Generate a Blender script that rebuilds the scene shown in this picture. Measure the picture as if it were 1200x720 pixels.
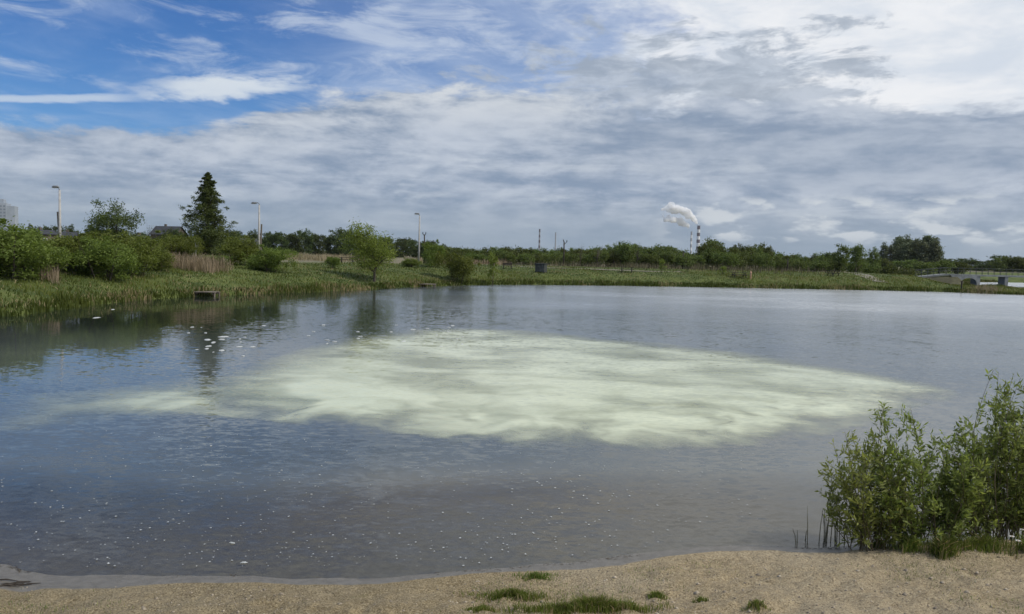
import bpy, bmesh, math, random
import numpy as np
from mathutils import Matrix, Vector

PI = math.pi
R = math.radians
for o in list(bpy.data.objects):
    bpy.data.objects.remove(o)
S = bpy.context.scene
COL = S.collection

# ------------------------------------------------------------------ camera
CAM_H = 3.5
F_PX, CX, CY = 906.0, 600.0, 360.0          # photograph is 1200 x 720
PITCH = math.atan(61.0 / 906.0)
ROLL = R(1.4)
CAM_M = Matrix.Rotation(PI / 2 - PITCH, 3, 'X') @ Matrix.Rotation(ROLL, 3, 'Z')
cam_d = bpy.data.cameras.new('camera')
cam_d.sensor_width = 36.0
cam_d.lens = 36.0 * F_PX / 1200.0
cam_d.clip_start = 0.1
cam_d.clip_end = 30000
cam = bpy.data.objects.new('camera', cam_d)
COL.objects.link(cam)
cam.matrix_world = Matrix.Translation((0, 0, CAM_H)) @ CAM_M.to_4x4()
S.camera = cam
S.render.resolution_x, S.render.resolution_y = 1024, 614

# ------------------------------------------------------------------ light
SUN_AZ, SUN_EL = R(108), R(50)               # azimuth clockwise from the view direction (+Y)
sun_d = bpy.data.lights.new('sun', 'SUN')
sun_d.energy = 2.6
sun_d.angle = R(3.0)
sun_d.color = (1.0, 0.95, 0.87)
sun = bpy.data.objects.new('sun', sun_d)
COL.objects.link(sun)
sdir = Vector((math.sin(SUN_AZ) * math.cos(SUN_EL), math.cos(SUN_AZ) * math.cos(SUN_EL), math.sin(SUN_EL)))
sun.rotation_euler = sdir.to_track_quat('Z', 'Y').to_euler()
sun.location = (40, 20, 60)

vs = S.view_settings
vs.view_transform = 'Standard'
vs.look = 'None'
vs.gamma = 1.0
vs.exposure = 0.0
vs.use_curve_mapping = False
S.render.engine = 'CYCLES'
cy = S.cycles
cy.max_bounces = 12
cy.diffuse_bounces = 3
cy.glossy_bounces = 3
cy.transmission_bounces = 4
cy.volume_bounces = 12
cy.transparent_max_bounces = 10
cy.use_adaptive_sampling = True
cy.adaptive_threshold = 0.015


# ------------------------------------------------------------------ node helpers
class NT:
    """small expression builder for shader nodes"""
    def __init__(s, tree):
        s.t = tree
        s.n = tree.nodes
        s.l = tree.links

    def node(s, kind, **kw):
        nd = s.n.new(kind)
        for k, v in kw.items():
            setattr(nd, k, v)
        return nd

    def put(s, sock, val):
        if isinstance(val, X):
            s.l.new(val.s, sock)
        elif hasattr(val, 'is_linked'):
            s.l.new(val, sock)
        elif val is not None:
            sock.default_value = val

    def math(s, op, a, b=None, c=None, clamp=False):
        nd = s.node('ShaderNodeMath', operation=op, use_clamp=clamp)
        s.put(nd.inputs[0], a)
        if b is not None: s.put(nd.inputs[1], b)
        if c is not None: s.put(nd.inputs[2], c)
        return X(s, nd.outputs[0])

    def step(s, a, lo, hi):
        nd = s.node('ShaderNodeMapRange', interpolation_type='SMOOTHSTEP')
        s.put(nd.inputs[0], a)
        s.put(nd.inputs[1], lo)
        s.put(nd.inputs[2], hi)
        return X(s, nd.outputs[0])

    def mix(s, f, a, b, blend='MIX'):
        nd = s.node('ShaderNodeMix', data_type='RGBA', blend_type=blend)
        s.put(nd.inputs[0], f)
        for i, v in ((6, a), (7, b)):
            if isinstance(v, (tuple, list)) and len(v) == 3: v = (*v, 1)
            s.put(nd.inputs[i], v)
        return X(s, nd.outputs[2])

    def noise(s, vec, scale, detail=4, rough=0.5, dist=0.0, out=0):
        nd = s.node('ShaderNodeTexNoise')
        s.put(nd.inputs['Vector'], vec)
        s.put(nd.inputs['Scale'], scale)
        s.put(nd.inputs['Detail'], detail)
        s.put(nd.inputs['Roughness'], rough)
        s.put(nd.inputs['Distortion'], dist)
        return X(s, nd.outputs[out])

    def comb(s, x, y, z):
        nd = s.node('ShaderNodeCombineXYZ')
        for i, v in enumerate((x, y, z)): s.put(nd.inputs[i], v)
        return X(s, nd.outputs[0])

    def sep(s, v):
        nd = s.node('ShaderNodeSeparateXYZ')
        s.put(nd.inputs[0], v)
        return [X(s, o) for o in nd.outputs]

    def vmath(s, op, a, b=None):
        nd = s.node('ShaderNodeVectorMath', operation=op)
        s.put(nd.inputs[0], a)
        if b is not None: s.put(nd.inputs[1], b)
        return X(s, nd.outputs[0])

    def attr(s, name):
        return X(s, s.node('ShaderNodeAttribute', attribute_name=name).outputs['Fac'])

    def curve(s, x, pts):
        """piecewise smooth curve through pts, x and y already in 0..1"""
        nd = s.node('ShaderNodeFloatCurve')
        c = nd.mapping.curves[0]
        while len(c.points) < len(pts): c.points.new(0.5, 0.5)
        for p, (a, b) in zip(c.points, pts): p.location = (a, b)
        nd.mapping.update()
        s.put(nd.inputs['Value'], x)
        return X(s, nd.outputs[0])


class X:
    def __init__(s, nt, sock): s.nt, s.s = nt, sock
    def __add__(s, o): return s.nt.math('ADD', s, o)
    def __radd__(s, o): return s.nt.math('ADD', s, o)
    def __sub__(s, o): return s.nt.math('SUBTRACT', s, o)
    def __rsub__(s, o): return s.nt.math('SUBTRACT', o, s)
    def __mul__(s, o): return s.nt.math('MULTIPLY', s, o)
    def __rmul__(s, o): return s.nt.math('MULTIPLY', s, o)
    def __truediv__(s, o): return s.nt.math('DIVIDE', s, o)


# ------------------------------------------------------------------ sky
def make_world():
    w = bpy.data.worlds.new('World')
    S.world = w
    w.use_nodes = True
    w.cycles.sampling_method = 'MANUAL'
    w.cycles.sample_map_resolution = 256
    w.node_tree.nodes.clear()
    t = NT(w.node_tree)
    K = 0.1                                           # Background strength
    geo = t.node('ShaderNodeTexCoord')
    d = t.vmath('NORMALIZE', geo.outputs['Generated'])
    dx, dy, dz = t.sep(d)
    up = t.math('MAXIMUM', dz, 0.0)
    sky = t.node('ShaderNodeTexSky', sky_type='NISHITA')
    sky.sun_disc = False
    sky.sun_elevation = SUN_EL
    sky.sun_rotation = SUN_AZ
    sky.air_density = 1.0
    sky.dust_density = 0.4
    sky.ozone_density = 3.0
    el = t.math('ARCSINE', dz) * (180 / PI)           # degrees
    az = t.math('ARCTAN2', dx, dy) * (180 / PI)       # degrees, right of +Y positive
    an = t.math('MULTIPLY_ADD', az, 1 / 90.0, 0.5, clamp=True)   # -45..45 -> 0..1
    blue = t.mix(1.0, X(t, sky.outputs[0]), (0.40, 0.67, 0.98), 'MULTIPLY')
    blue = t.mix(t.step(el, 3, 24), blue, t.mix(1.0, blue, (0.66, 0.84, 1.0), 'MULTIPLY'))
    # cloud-plane coordinates: clouds shrink and flatten towards the horizon
    q = t.comb(dx / (up + 0.07), dy / (up + 0.07), 0.0)
    n_big = t.noise(q, 0.55, 5, 0.55, 0.3)
    n_mid = t.noise(t.vmath('ADD', q, (7.3, 2.1, 0)), 1.6, 8, 0.58, 0.5)
    n_fin = t.noise(t.vmath('ADD', q, (1.7, 9.4, 0)), 4.2, 8, 0.62, 0.3)

    def dn(sa, se, off, scale, det, ro, dist):          # noise over direction, wider than tall
        return t.noise(t.comb(az * sa, el * se, off), scale, det, ro, dist)
    n_dir = dn(0.09, 0.30, 0.0, 1.0, 7, 0.6, 0.4)
    n_str = dn(0.075, 0.62, 3.0, 1.15, 7, 0.60, 0.5)
    n_bil = dn(0.125, 0.40, 6.0, 0.95, 9, 0.62, 0.35)
    n_mot = dn(0.30, 0.85, 9.0, 1.0, 8, 0.62, 0.3)
    n_puf = dn(0.30, 0.75, 5.0, 1.0, 6, 0.52, 0.1)

    def C(c): return tuple(v / K for v in c)
    col = blue
    # thin high veil and torn cirrus
    ci = t.step(n_mid * 0.7 + n_big * 0.5 + t.step(az, -40, 20) * 0.12 + t.step(el, 16, 30) * 0.25, 0.56, 0.92)
    col = t.mix(t.math('ADD', ci * 0.62, t.step(az, -22, 2) * 0.34, clamp=True), col, C((0.47, 0.57, 0.75)))
    n_cir = t.noise(t.comb(az * 0.10 + el * 0.05, el * 0.34, 11.0), 1.5, 9, 0.66, 0.6)
    wisp = t.step(n_cir + t.step(az, -34, 2) * 0.06, 0.49, 0.74) * t.step(el, 8.5, 11.5)
    col = t.mix(wisp * 0.70, col, C((0.56, 0.64, 0.77)))
    # bright overcast towards the sun (right), above the deck
    wl = az + (n_dir - 0.5) * 34.0 + (n_mid - 0.5) * 16.0 + (n_mot - 0.5) * 10.0
    white = t.step(wl, 2.0, 13.0)
    hi_c = t.mix(t.step(n_mid * 0.5 + n_bil * 0.6, 0.42, 0.66), C((0.68, 0.74, 0.82)), C((0.90, 0.91, 0.93)))
    col = t.mix(white * 0.95, col, hi_c)
    # grey fragments hanging in the bright part
    gx = t.math('ABSOLUTE', az - 11.0) / 17.0
    gy = t.math('ABSOLUTE', el - 12.8) / 4.2
    gm = 1.0 - t.math('POWER', gx * gx + gy * gy, 0.5)
    n_fr = dn(0.16, 0.46, 8.0, 1.2, 9, 0.64, 0.4)
    frag = t.step(n_fr + gm * 0.30, 0.56, 0.70)
    col = t.mix(frag * 0.88, col, t.mix(t.step(n_mot, 0.35, 0.65), C((0.33, 0.39, 0.48)), C((0.50, 0.56, 0.65))))
    # lens cloud and its streak in the blue
    lx = (az + 20.2 + (n_fin - 0.5) * 2.0 + (n_mot - 0.5) * 3.0) / 5.8
    ly = (el - 10.8 - (az + 20.6) * 0.09 + (n_mid - 0.5) * 2.6 + (n_mot - 0.5) * 1.6) / 0.90
    lens = 1.0 - t.step(lx * lx + ly * ly, 0.10, 1.25)
    col = t.mix(lens * 0.9, col, C((0.70, 0.76, 0.82)))
    sy = (el - 9.1 - (az + 30.0) * 0.12 + (n_mot - 0.5) * 0.5) / 0.30
    strk = (1.0 - t.step(sy * sy, 0.0, 1.0)) * (1.0 - t.step(az, -28.5, -24.0))
    col = t.mix(strk * 0.7, col, C((0.62, 0.70, 0.80)))
    # grey stratocumulus deck, its upper edge rising from the left to the middle
    edge = t.curve(an, [(0.0, 7.4 / 20), (0.13, 7.4 / 20), (0.22, 7.9 / 20), (0.30, 9.6 / 20), (0.37, 11.4 / 20),
                        (0.46, 12.0 / 20), (0.54, 11.6 / 20), (0.66, 11.0 / 20), (0.76, 10.4 / 20), (0.87, 10.0 / 20), (1.0, 11.0 / 20)]) * 20.0
    dep = edge - el + (n_dir - 0.5) * 4.0 + (n_bil - 0.5) * 4.0 + (n_mot - 0.5) * 2.2
    deck = t.step(dep, -0.3, 0.8)
    n_m2 = dn(0.20, 0.62, 14.0, 1.3, 8, 0.6, 0.2)
    tone = n_str * 0.25 + n_bil * 0.55 + n_mot * 0.25 + n_m2 * 0.30
    shade = t.step(tone, 0.54, 0.80)
    dk = t.mix(shade, C((0.225, 0.30, 0.425)), C((0.535, 0.59, 0.68)))
    # brighter crest of the deck around the middle
    crest = (1.0 - t.step(dep, 0.6, 4.6)) * t.step(az, -26, -13) * (1.0 - t.step(az, 0, 12))
    dk = t.mix(crest * t.step(n_bil * 0.6 + n_mot * 0.45, 0.40, 0.66) * 0.85, dk, C((0.70, 0.73, 0.76)))
    # heavier blue-grey belt on the right
    bx = t.step(az, -4, 14)
    by = (el - 7.4 + (n_dir - 0.5) * 5.0 + (n_mot - 0.5) * 2.0) / 2.7
    belt = (1.0 - t.step(by * by, 0.10, 1.2)) * bx
    dk = t.mix(belt * 0.62, dk, t.mix(shade, C((0.245, 0.315, 0.43)), C((0.37, 0.435, 0.54))))
    # smoother, paler base towards the horizon, with thin streaks
    low = 1.0 - t.step(el, 0.8, 5.6)
    dk = t.mix(low * 0.5, dk, C((0.215, 0.290, 0.385)))
    lo2 = 1.0 - t.step(el + (n_str - 0.5) * 1.2, 0.0, 1.7)
    dk = t.mix(lo2 * 0.4, dk, C((0.32, 0.39, 0.47)))
    stv = t.step(n_str * 0.7 + n_mot * 0.35, 0.54, 0.68) * t.step(el, 0.8, 2.2) * (1.0 - t.step(el, 6, 9))
    dk = t.mix(stv * 0.45, dk, C((0.58, 0.63, 0.69)))
    dk = t.mix((1.0 - t.step(el, 0.3, 5.0)) * 0.5, dk, C((0.245, 0.32, 0.41)))
    col = t.mix(deck * 0.97, col, dk)
    # small cumulus puffs low on the right
    pb = (el - 2.9) / 1.7
    pm = (1.0 - t.step(pb * pb, 0.3, 1.2)) * t.step(az, 8, 15)
    puff = t.step(n_puf * 0.75 + n_m2 * 0.3, 0.525, 0.62) * pm
    col = t.mix(puff * 0.85, col, C((0.64, 0.68, 0.72)))
    # below the horizon: a dull ground tone
    col = t.mix(t.step(dz, -0.02, 0.0), C((0.20, 0.22, 0.20)), col)
    bg = t.node('ShaderNodeBackground')
    t.put(bg.inputs[0], col)
    bg.inputs[1].default_value = K
    out = t.node('ShaderNodeOutputWorld')
    t.l.new(bg.outputs[0], out.inputs[0])


make_world()


# ------------------------------------------------------------------ projection helpers
def ray(px, py):
    v = CAM_M @ Vector(((px - CX) / F_PX, (CY - py) / F_PX, -1.0))
    return v


def on_plane(px, py, z=0.0):
    v = ray(px, py)
    k = (z - CAM_H) / v.z
    return (v.x * k, v.y * k)


def horizon(px):
    return 299.0 + math.tan(ROLL) * (px - 600.0)


def at_depth(px, d, py=None):
    """world point on the ray of a pixel at depth y = d"""
    v = ray(px, horizon(px) if py is None else py)
    k = d / v.y
    return Vector((v.x * k, v.y * k, CAM_H + v.z * k))


# ------------------------------------------------------------------ numeric noise
def vnoise(x, y, seed=0):
    xi = np.floor(x).astype(np.int64); yi = np.floor(y).astype(np.int64)
    xf = x - xi; yf = y - yi
    def h(a, b):
        n = (a * 374761393 + b * 668265263 + seed * 974711) & 0x7fffffff
        n = ((n ^ (n >> 13)) * 1274126177) & 0x7fffffff
        n = n ^ (n >> 16)
        return (n & 0xffff) / 65535.0
    u = xf * xf * (3 - 2 * xf); v = yf * yf * (3 - 2 * yf)
    a = h(xi, yi) * (1 - u) + h(xi + 1, yi) * u
    b = h(xi, yi + 1) * (1 - u) + h(xi + 1, yi + 1) * u
    return a * (1 - v) + b * v - 0.5


def fbm(x, y, octv=4, seed=0):
    s = 0; a = 1.0
    for i in range(octv):
        s = s + a * vnoise(x * 2 ** i + 17.3 * i, y * 2 ** i - 9.1 * i, seed + i)
        a *= 0.5
    return s


def sstep(x, a, b):
    t = np.clip((x - a) / (b - a), 0, 1)
    return t * t * (3 - 2 * t)


def sdist(x, y, poly):
    """signed distance to polygon, negative inside"""
    P = np.asarray(poly, float)
    Q = np.roll(P, -1, 0)
    d = np.full(x.shape, 1e18)
    ins = np.zeros(x.shape, bool)
    for (ax, ay), (bx, by) in zip(P, Q):
        ex, ey = bx - ax, by - ay
        t = np.clip(((x - ax) * ex + (y - ay) * ey) / (ex * ex + ey * ey + 1e-12), 0, 1)
        d = np.minimum(d, (x - ax - t * ex) ** 2 + (y - ay - t * ey) ** 2)
        c = ((ay > y) != (by > y)) & (x < (bx - ax) * (y - ay) / (by - ay + 1e-12) + ax)
        ins ^= c
    d = np.sqrt(d)
    return np.where(ins, -d, d)


def smooth_poly(pts, n=2):
    for _ in range(n):
        o = []
        for i in range(len(pts)):
            a, b = pts[i], pts[(i + 1) % len(pts)]
            o.append((a[0] * .75 + b[0] * .25, a[1] * .75 + b[1] * .25))
            o.append((a[0] * .25 + b[0] * .75, a[1] * .25 + b[1] * .75))
        pts = o
    return pts


# ------------------------------------------------------------------ terrain
NEAR_PX = [(0, 659), (30, 667), (65, 674), (150, 675), (260, 676), (400, 677), (500, 674), (600, 665), (680, 657),
           (733, 648), (867, 639), (984, 640), (1100, 634), (1200, 628)]
FAR_PX = [(1240, 347), (1195, 346), (1100, 342), (1000, 340), (900, 338), (760, 335.5), (640, 334), (560, 334), (480, 336.5), (420, 340),
          (330, 344), (240, 347), (170, 351), (100, 359), (40, 367), (0, 372)]
near_w = [on_plane(*p) for p in NEAR_PX]
far_w = [on_plane(*p) for p in FAR_PX]
POND = ([(-24, 13.5), (-14, 9.6)] + near_w + [(9.5, 10.8), (16, 14), (28, 20), (52, 34), (75, 62), (78, 85)] + far_w +
        [(-29, 32), (-33, 26), (-31, 18)])
POND = smooth_poly(POND, 1)
POND2 = smooth_poly([on_plane(1138, 337.5), on_plane(1165, 336), on_plane(1200, 340), on_plane(1300, 342), (190, 150), (180, 185), on_plane(1205, 331.5), on_plane(1160, 331), on_plane(1132, 331)], 1)
SHOAL = on_plane(560, 628)


def terrain(x, y):
    x = np.asarray(x, float); y = np.asarray(y, float)
    wob = np.where(y > 25, fbm(x * 0.6, y * 0.6, 3, 5) * 0.9, fbm(x * 0.6, y * 0.6, 3, 5) * 0.10 + fbm(x * 2.2, y * 2.2, 3, 55) * 0.07)
    s1 = sdist(x, y, POND) + wob
    s2 = sdist(x, y, POND2) + wob
    s = np.minimum(s1, s2)
    near = 1 - sstep(y, 17, 26)
    # inland
    sp = np.maximum(s, 0)
    zn = 0.085 * sp + 0.0150 * sp ** 2
    zn = np.where(sp > 9, 0.085 * 9 + .015 * 81 + 0.02 * (sp - 9), zn)
    zf = 0.35 * sstep(sp, 0, 0.7) + 0.75 * sstep(sp, 0.3, 5) + 0.9 * sstep(sp, 2, 13) + 0.12 * fbm(x * .25, y * .25, 3, 9) * sstep(sp, .5, 4)
    lowr = sstep(x, 57, 65) * sstep(sp, 0, 1) * (1 - sstep(y, 150, 170))                     # low spit on the right
    zf = zf * (1 - 0.84 * lowr)
    land = zn * near + zf * (1 - near)
    r = np.hypot(x, y)
    fine = near * (1 - sstep(r, 14, 20)) * sstep(sp, 0.15, 0.9)
    land = land + fine * (0.07 * fbm(x * 1.6, y * 1.6, 4, 3) + 0.045 * fbm(x * 6, y * 6, 4, 13))
    hx, hy = HUMMOCK
    land = land + 0.13 * np.exp(-(((x - hx) / 1.3) ** 2 + ((y - hy) / 0.5) ** 2)) * sstep(sp, 0, .5)
    # bed
    sm = np.maximum(-s, 0)
    bed = -(0.10 * np.minimum(sm, 3) + 0.22 * np.clip(sm - 3, 0, 6))
    shoal = np.exp(-(((x - SHOAL[0]) / 2.2) ** 2 + ((y - SHOAL[1]) / 2.6) ** 2))
    bed = bed * (1 - 0.55 * shoal)
    bedf = -0.5 * np.minimum(sm, 3)
    bed = bed * near + bedf * (1 - near)
    return np.where(s > 0, land, bed), s, near


HUMMOCK = on_plane(1130, 645)


def gz(x, y):
    return float(terrain(np.array([x]), np.array([y]))[0][0])


def place(px, d, sink=0.03):
    p = at_depth(px, d)
    return Vector((p.x, p.y, gz(p.x, p.y) - sink))


# ------------------------------------------------------------------ mesh helpers
def mesh_np(name, v, f, attrs=None, smooth=False):
    """v (n,3); f (m,k) uniform faces"""
    v = np.asarray(v, np.float32); f = np.asarray(f, np.int32)
    me = bpy.data.meshes.new(name)
    m, k = f.shape
    me.vertices.add(len(v)); me.vertices.foreach_set('co', v.ravel())
    me.loops.add(m * k); me.loops.foreach_set('vertex_index', f.ravel())
    me.polygons.add(m)
    me.polygons.foreach_set('loop_start', np.arange(m, dtype=np.int32) * k)
    try:
        me.polygons.foreach_set('loop_total', np.full(m, k, np.int32))
    except Exception:
        pass
    if attrs:
        for an, av in attrs.items():
            a = me.attributes.new(an, 'FLOAT', 'POINT')
            a.data.foreach_set('value', np.asarray(av, np.float32))
    me.update(calc_edges=True)
    if smooth:
        me.polygons.foreach_set('use_smooth', np.ones(m, bool))
    me.validate()
    return me


def obj(name, me, mat=None, parent=None, loc=None, rotz=0):
    o = bpy.data.objects.new(name, me)
    COL.objects.link(o)
    if mat is not None and me is not None and not me.materials:
        me.materials.append(mat)
    if parent is not None: o.parent = parent
    if loc is not None: o.location = loc
    if rotz: o.rotation_euler = (0, 0, rotz)
    return o


def tag(o, label, cat, group=None, kind=None):
    if label: o['label'] = label
    if cat: o['category'] = cat
    if group: o['group'] = group
    if kind: o['kind'] = kind
    return o


def thing(name, label, cat, loc, rotz=0, group=None):
    o = bpy.data.objects.new(name, None)
    o.empty_display_size = 0.2
    COL.objects.link(o)
    o.location = loc
    o.rotation_euler = (0, 0, rotz)
    return tag(o, label, cat, group)


def copy_tree(o, parent=None):
    c = o.copy()
    COL.objects.link(c)
    if parent is not None: c.parent = parent
    for ch in list(o.children):
        copy_tree(ch, c)
    return c


class MB:
    def __init__(s): s.v = []; s.f = []

    def box(s, x0, x1, y0, y1, z0, z1, M=None):
        n = len(s.v)
        P = [Vector((x, y, z)) for z in (z0, z1) for y in (y0, y1) for x in (x0, x1)]
        if M is not None: P = [M @ p for p in P]
        s.v += [tuple(p) for p in P]
        s.f += [tuple(n + i for i in q) for q in ((0, 2, 3, 1), (4, 5, 7, 6), (0, 1, 5, 4), (2, 6, 7, 3), (0, 4, 6, 2), (1, 3, 7, 5))]
        return s

    def tube(s, pts, rad, n=8, caps=True):
        pts = [Vector(p) for p in pts]
        b = len(s.v)
        for i, p in enumerate(pts):
            t = (pts[min(i + 1, len(pts) - 1)] - pts[max(i - 1, 0)]).normalized()
            a = t.cross(Vector((0, 0, 1)) if abs(t.z) < .9 else Vector((1, 0, 0))).normalized()
            c = t.cross(a)
            r = rad[i] if hasattr(rad, '__len__') else rad
            for k in range(n):
                an = 2 * PI * k / n
                s.v.append(tuple(p + (a * math.cos(an) + c * math.sin(an)) * r))
        for i in range(len(pts) - 1):
            for k in range(n):
                k2 = (k + 1) % n
                s.f.append((b + i * n + k, b + i * n + k2, b + (i + 1) * n + k2, b + (i + 1) * n + k))
        if caps:
            s.f.append(tuple(b + k for k in range(n))[::-1])
            s.f.append(tuple(b + (len(pts) - 1) * n + k for k in range(n)))
        return s

    def mesh(s, name, smooth=False):
        me = bpy.data.meshes.new(name)
        me.from_pydata(s.v, [], s.f)
        me.update()
        if smooth:
            me.polygons.foreach_set('use_smooth', [True] * len(me.polygons))
        return me

    def build(s, name, mat, parent=None, loc=None, rotz=0, smooth=False):
        return obj(name, s.mesh(name, smooth), mat, parent, loc, rotz)


# ------------------------------------------------------------------ materials
MATS = {}


def plain(name, col, rough=0.7, var=0.25, scale=6.0, bump=0.0, spec=0.3, coord='Object'):
    m = bpy.data.materials.new(name); m.use_nodes = True
    t = NT(m.node_tree); t.n.clear()
    tc = t.node('ShaderNodeTexCoord')
    v = tc.outputs[coord]
    n = t.noise(v, scale, 5, 0.6)
    n2 = t.noise(v, scale * 0.23, 3, 0.5)
    f = t.math('MULTIPLY', n, n2) * 3.6
    c = t.mix(t.step(f, 0.4, 1.5), tuple(x * (1 - var) for x in col), tuple(min(1, x * (1 + var)) for x in col))
    b = t.node('ShaderNodeBsdfPrincipled')
    t.put(b.inputs['Base Color'], c)
    b.inputs['Roughness'].default_value = rough
    b.inputs['Specular IOR Level'].default_value = spec
    if bump:
        bp = t.node('ShaderNodeBump')
        bp.inputs['Strength'].default_value = bump
        bp.inputs['Distance'].default_value = 0.02
        t.put(bp.inputs['Height'], n)
        t.l.new(bp.outputs[0], b.inputs['Normal'])
    o = t.node('ShaderNodeOutputMaterial')
    t.l.new(b.outputs[0], o.inputs[0])
    MATS[name] = m
    return m


def leafy(name, dark, light, trans=0.3, dry=None, objvar=0.18, rough=0.55):
    """foliage: per-leaf 'tint' attribute picks between dark and light"""
    m = bpy.data.materials.new(name); m.use_nodes = True
    t = NT(m.node_tree); t.n.clear()
    a = t.attr('tint')
    c = t.mix(a, dark, light)
    if dry is not None:
        c = t.mix(t.step(a, 0.86, 0.92), c, dry)
    oi = t.node('ShaderNodeObjectInfo')
    hs = t.node('ShaderNodeHueSaturation')
    rnd = X(t, oi.outputs['Random'])
    t.put(hs.inputs['Hue'], 0.5 + (rnd - 0.5) * 0.035)
    t.put(hs.inputs['Value'], 1.0 + (rnd - 0.5) * 2 * objvar)
    t.put(hs.inputs['Color'], c)
    cc = X(t, hs.outputs[0])
    b = t.node('ShaderNodeBsdfPrincipled')
    t.put(b.inputs['Base Color'], cc)
    b.inputs['Roughness'].default_value = rough
    b.inputs['Specular IOR Level'].default_value = 0.16
    tr = t.node('ShaderNodeBsdfTranslucent')
    t.put(tr.inputs[0], t.mix(1.0, cc, (1.25, 1.3, 0.7), 'MULTIPLY'))
    mx = t.node('ShaderNodeMixShader')
    mx.inputs[0].default_value = trans
    t.l.new(b.outputs[0], mx.inputs[1]); t.l.new(tr.outputs[0], mx.inputs[2])
    o = t.node('ShaderNodeOutputMaterial')
    t.l.new(mx.outputs[0], o.inputs[0])
    MATS[name] = m
    return m


M_bark = plain('bark', (0.085, 0.07, 0.055), 0.9, 0.4, 9, 0.6)
M_stem = plain('willow_stem', (0.135, 0.115, 0.070), 0.8, 0.35, 9)
M_pale_bark = plain('pale_bark', (0.42, 0.40, 0.36), 0.8, 0.35, 7, 0.3)
M_wood = plain('weathered_wood', (0.17, 0.145, 0.115), 0.85, 0.35, 8, 0.4)
M_dark_wood = plain('dark_wood', (0.055, 0.045, 0.036), 0.85, 0.35, 8, 0.4)
M_concrete = plain('pole_concrete', (0.42, 0.41, 0.39), 0.85, 0.2, 5, 0.3)
M_conc_wall = plain('wall_concrete', (0.22, 0.23, 0.23), 0.85, 0.25, 1.2, 0.3)
M_conc_dark = plain('grey_panel', (0.085, 0.09, 0.085), 0.85, 0.4, 5, 0.3, 0.1)
M_metal = plain('dull_metal', (0.20, 0.21, 0.21), 0.5, 0.2, 6, 0, 0.5)
M_dark_metal = plain('dark_metal', (0.045, 0.05, 0.048), 0.5, 0.2, 6, 0, 0.5)
M_rail = plain('rail_metal', (0.085, 0.092, 0.09), 0.85, 0.2, 6, 0, 0.1)
M_white = plain('white_paint', (0.72, 0.72, 0.70), 0.5, 0.08, 4)
M_glass = plain('dark_glass', (0.03, 0.04, 0.05), 0.08, 0.1, 3, 0, 0.5)
M_rubber = plain('rubber', (0.02, 0.02, 0.02), 0.8)
M_roof = plain('dark_roof', (0.045, 0.048, 0.055), 0.8, 0.25, 3, 0.3)
M_brown_wall = plain('brown_wall', (0.12, 0.10, 0.08), 0.85, 0.25, 3, 0.3)
M_pale_wall = plain('pale_wall', (0.46, 0.43, 0.38), 0.85, 0.15, 3)
M_tower = plain('tower_panel', (0.33, 0.37, 0.42), 0.8, 0.1, 0.2)  # blended towards the sky colour: distance haze painted into the panels
M_tower_dark = plain('tower_window', (0.21, 0.24, 0.28), 0.5, 0.1, 0.2)  # window contrast lowered by the same painted haze
M_path = plain('path_gravel', (0.22, 0.20, 0.16), 0.95, 0.2, 4, 0.4)
M_foam = plain('foam', (0.46, 0.48, 0.47), 0.85, 0.3, 30)
M_ochre = plain('ochre_paint', (0.55, 0.33, 0.22), 0.7, 0.15, 8)

M_shrub = leafy('shrub_leaf', (0.072, 0.098, 0.020), (0.200, 0.245, 0.058), 0.38)
M_willow = leafy('willow_leaf', (0.080, 0.115, 0.020), (0.260, 0.320, 0.075), 0.40, objvar=0.05)
M_dark = leafy('dark_leaf', (0.034, 0.052, 0.020), (0.098, 0.126, 0.046), 0.28)
M_conif = leafy('cone_leaf', (0.036, 0.056, 0.018), (0.140, 0.178, 0.058), 0.3)
M_far = leafy('far_leaf', (0.050, 0.070, 0.020), (0.150, 0.182, 0.052), 0.32, objvar=0.35)
M_poplar = leafy('poplar_leaf', (0.075, 0.092, 0.055), (0.185, 0.210, 0.120), 0.2, objvar=0.12)
M_bush = leafy('near_leaf', (0.085, 0.112, 0.026), (0.320, 0.370, 0.125), 0.45, objvar=0.05, rough=0.4)
M_grass = leafy('grass_blade', (0.046, 0.064, 0.011), (0.142, 0.158, 0.036), 0.3, dry=(0.30, 0.24, 0.14), objvar=0.05)
M_turf = leafy('turf_blade', (0.062, 0.098, 0.020), (0.185, 0.235, 0.060), 0.4, dry=(0.36, 0.30, 0.17), objvar=0.05)
M_reed = leafy('dry_reed', (0.17, 0.13, 0.085), (0.36, 0.29, 0.205), 0.25, objvar=0.05)
M_twig = leafy('bare_twig', (0.10, 0.085, 0.055), (0.19, 0.17, 0.10), 0.1)


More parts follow.
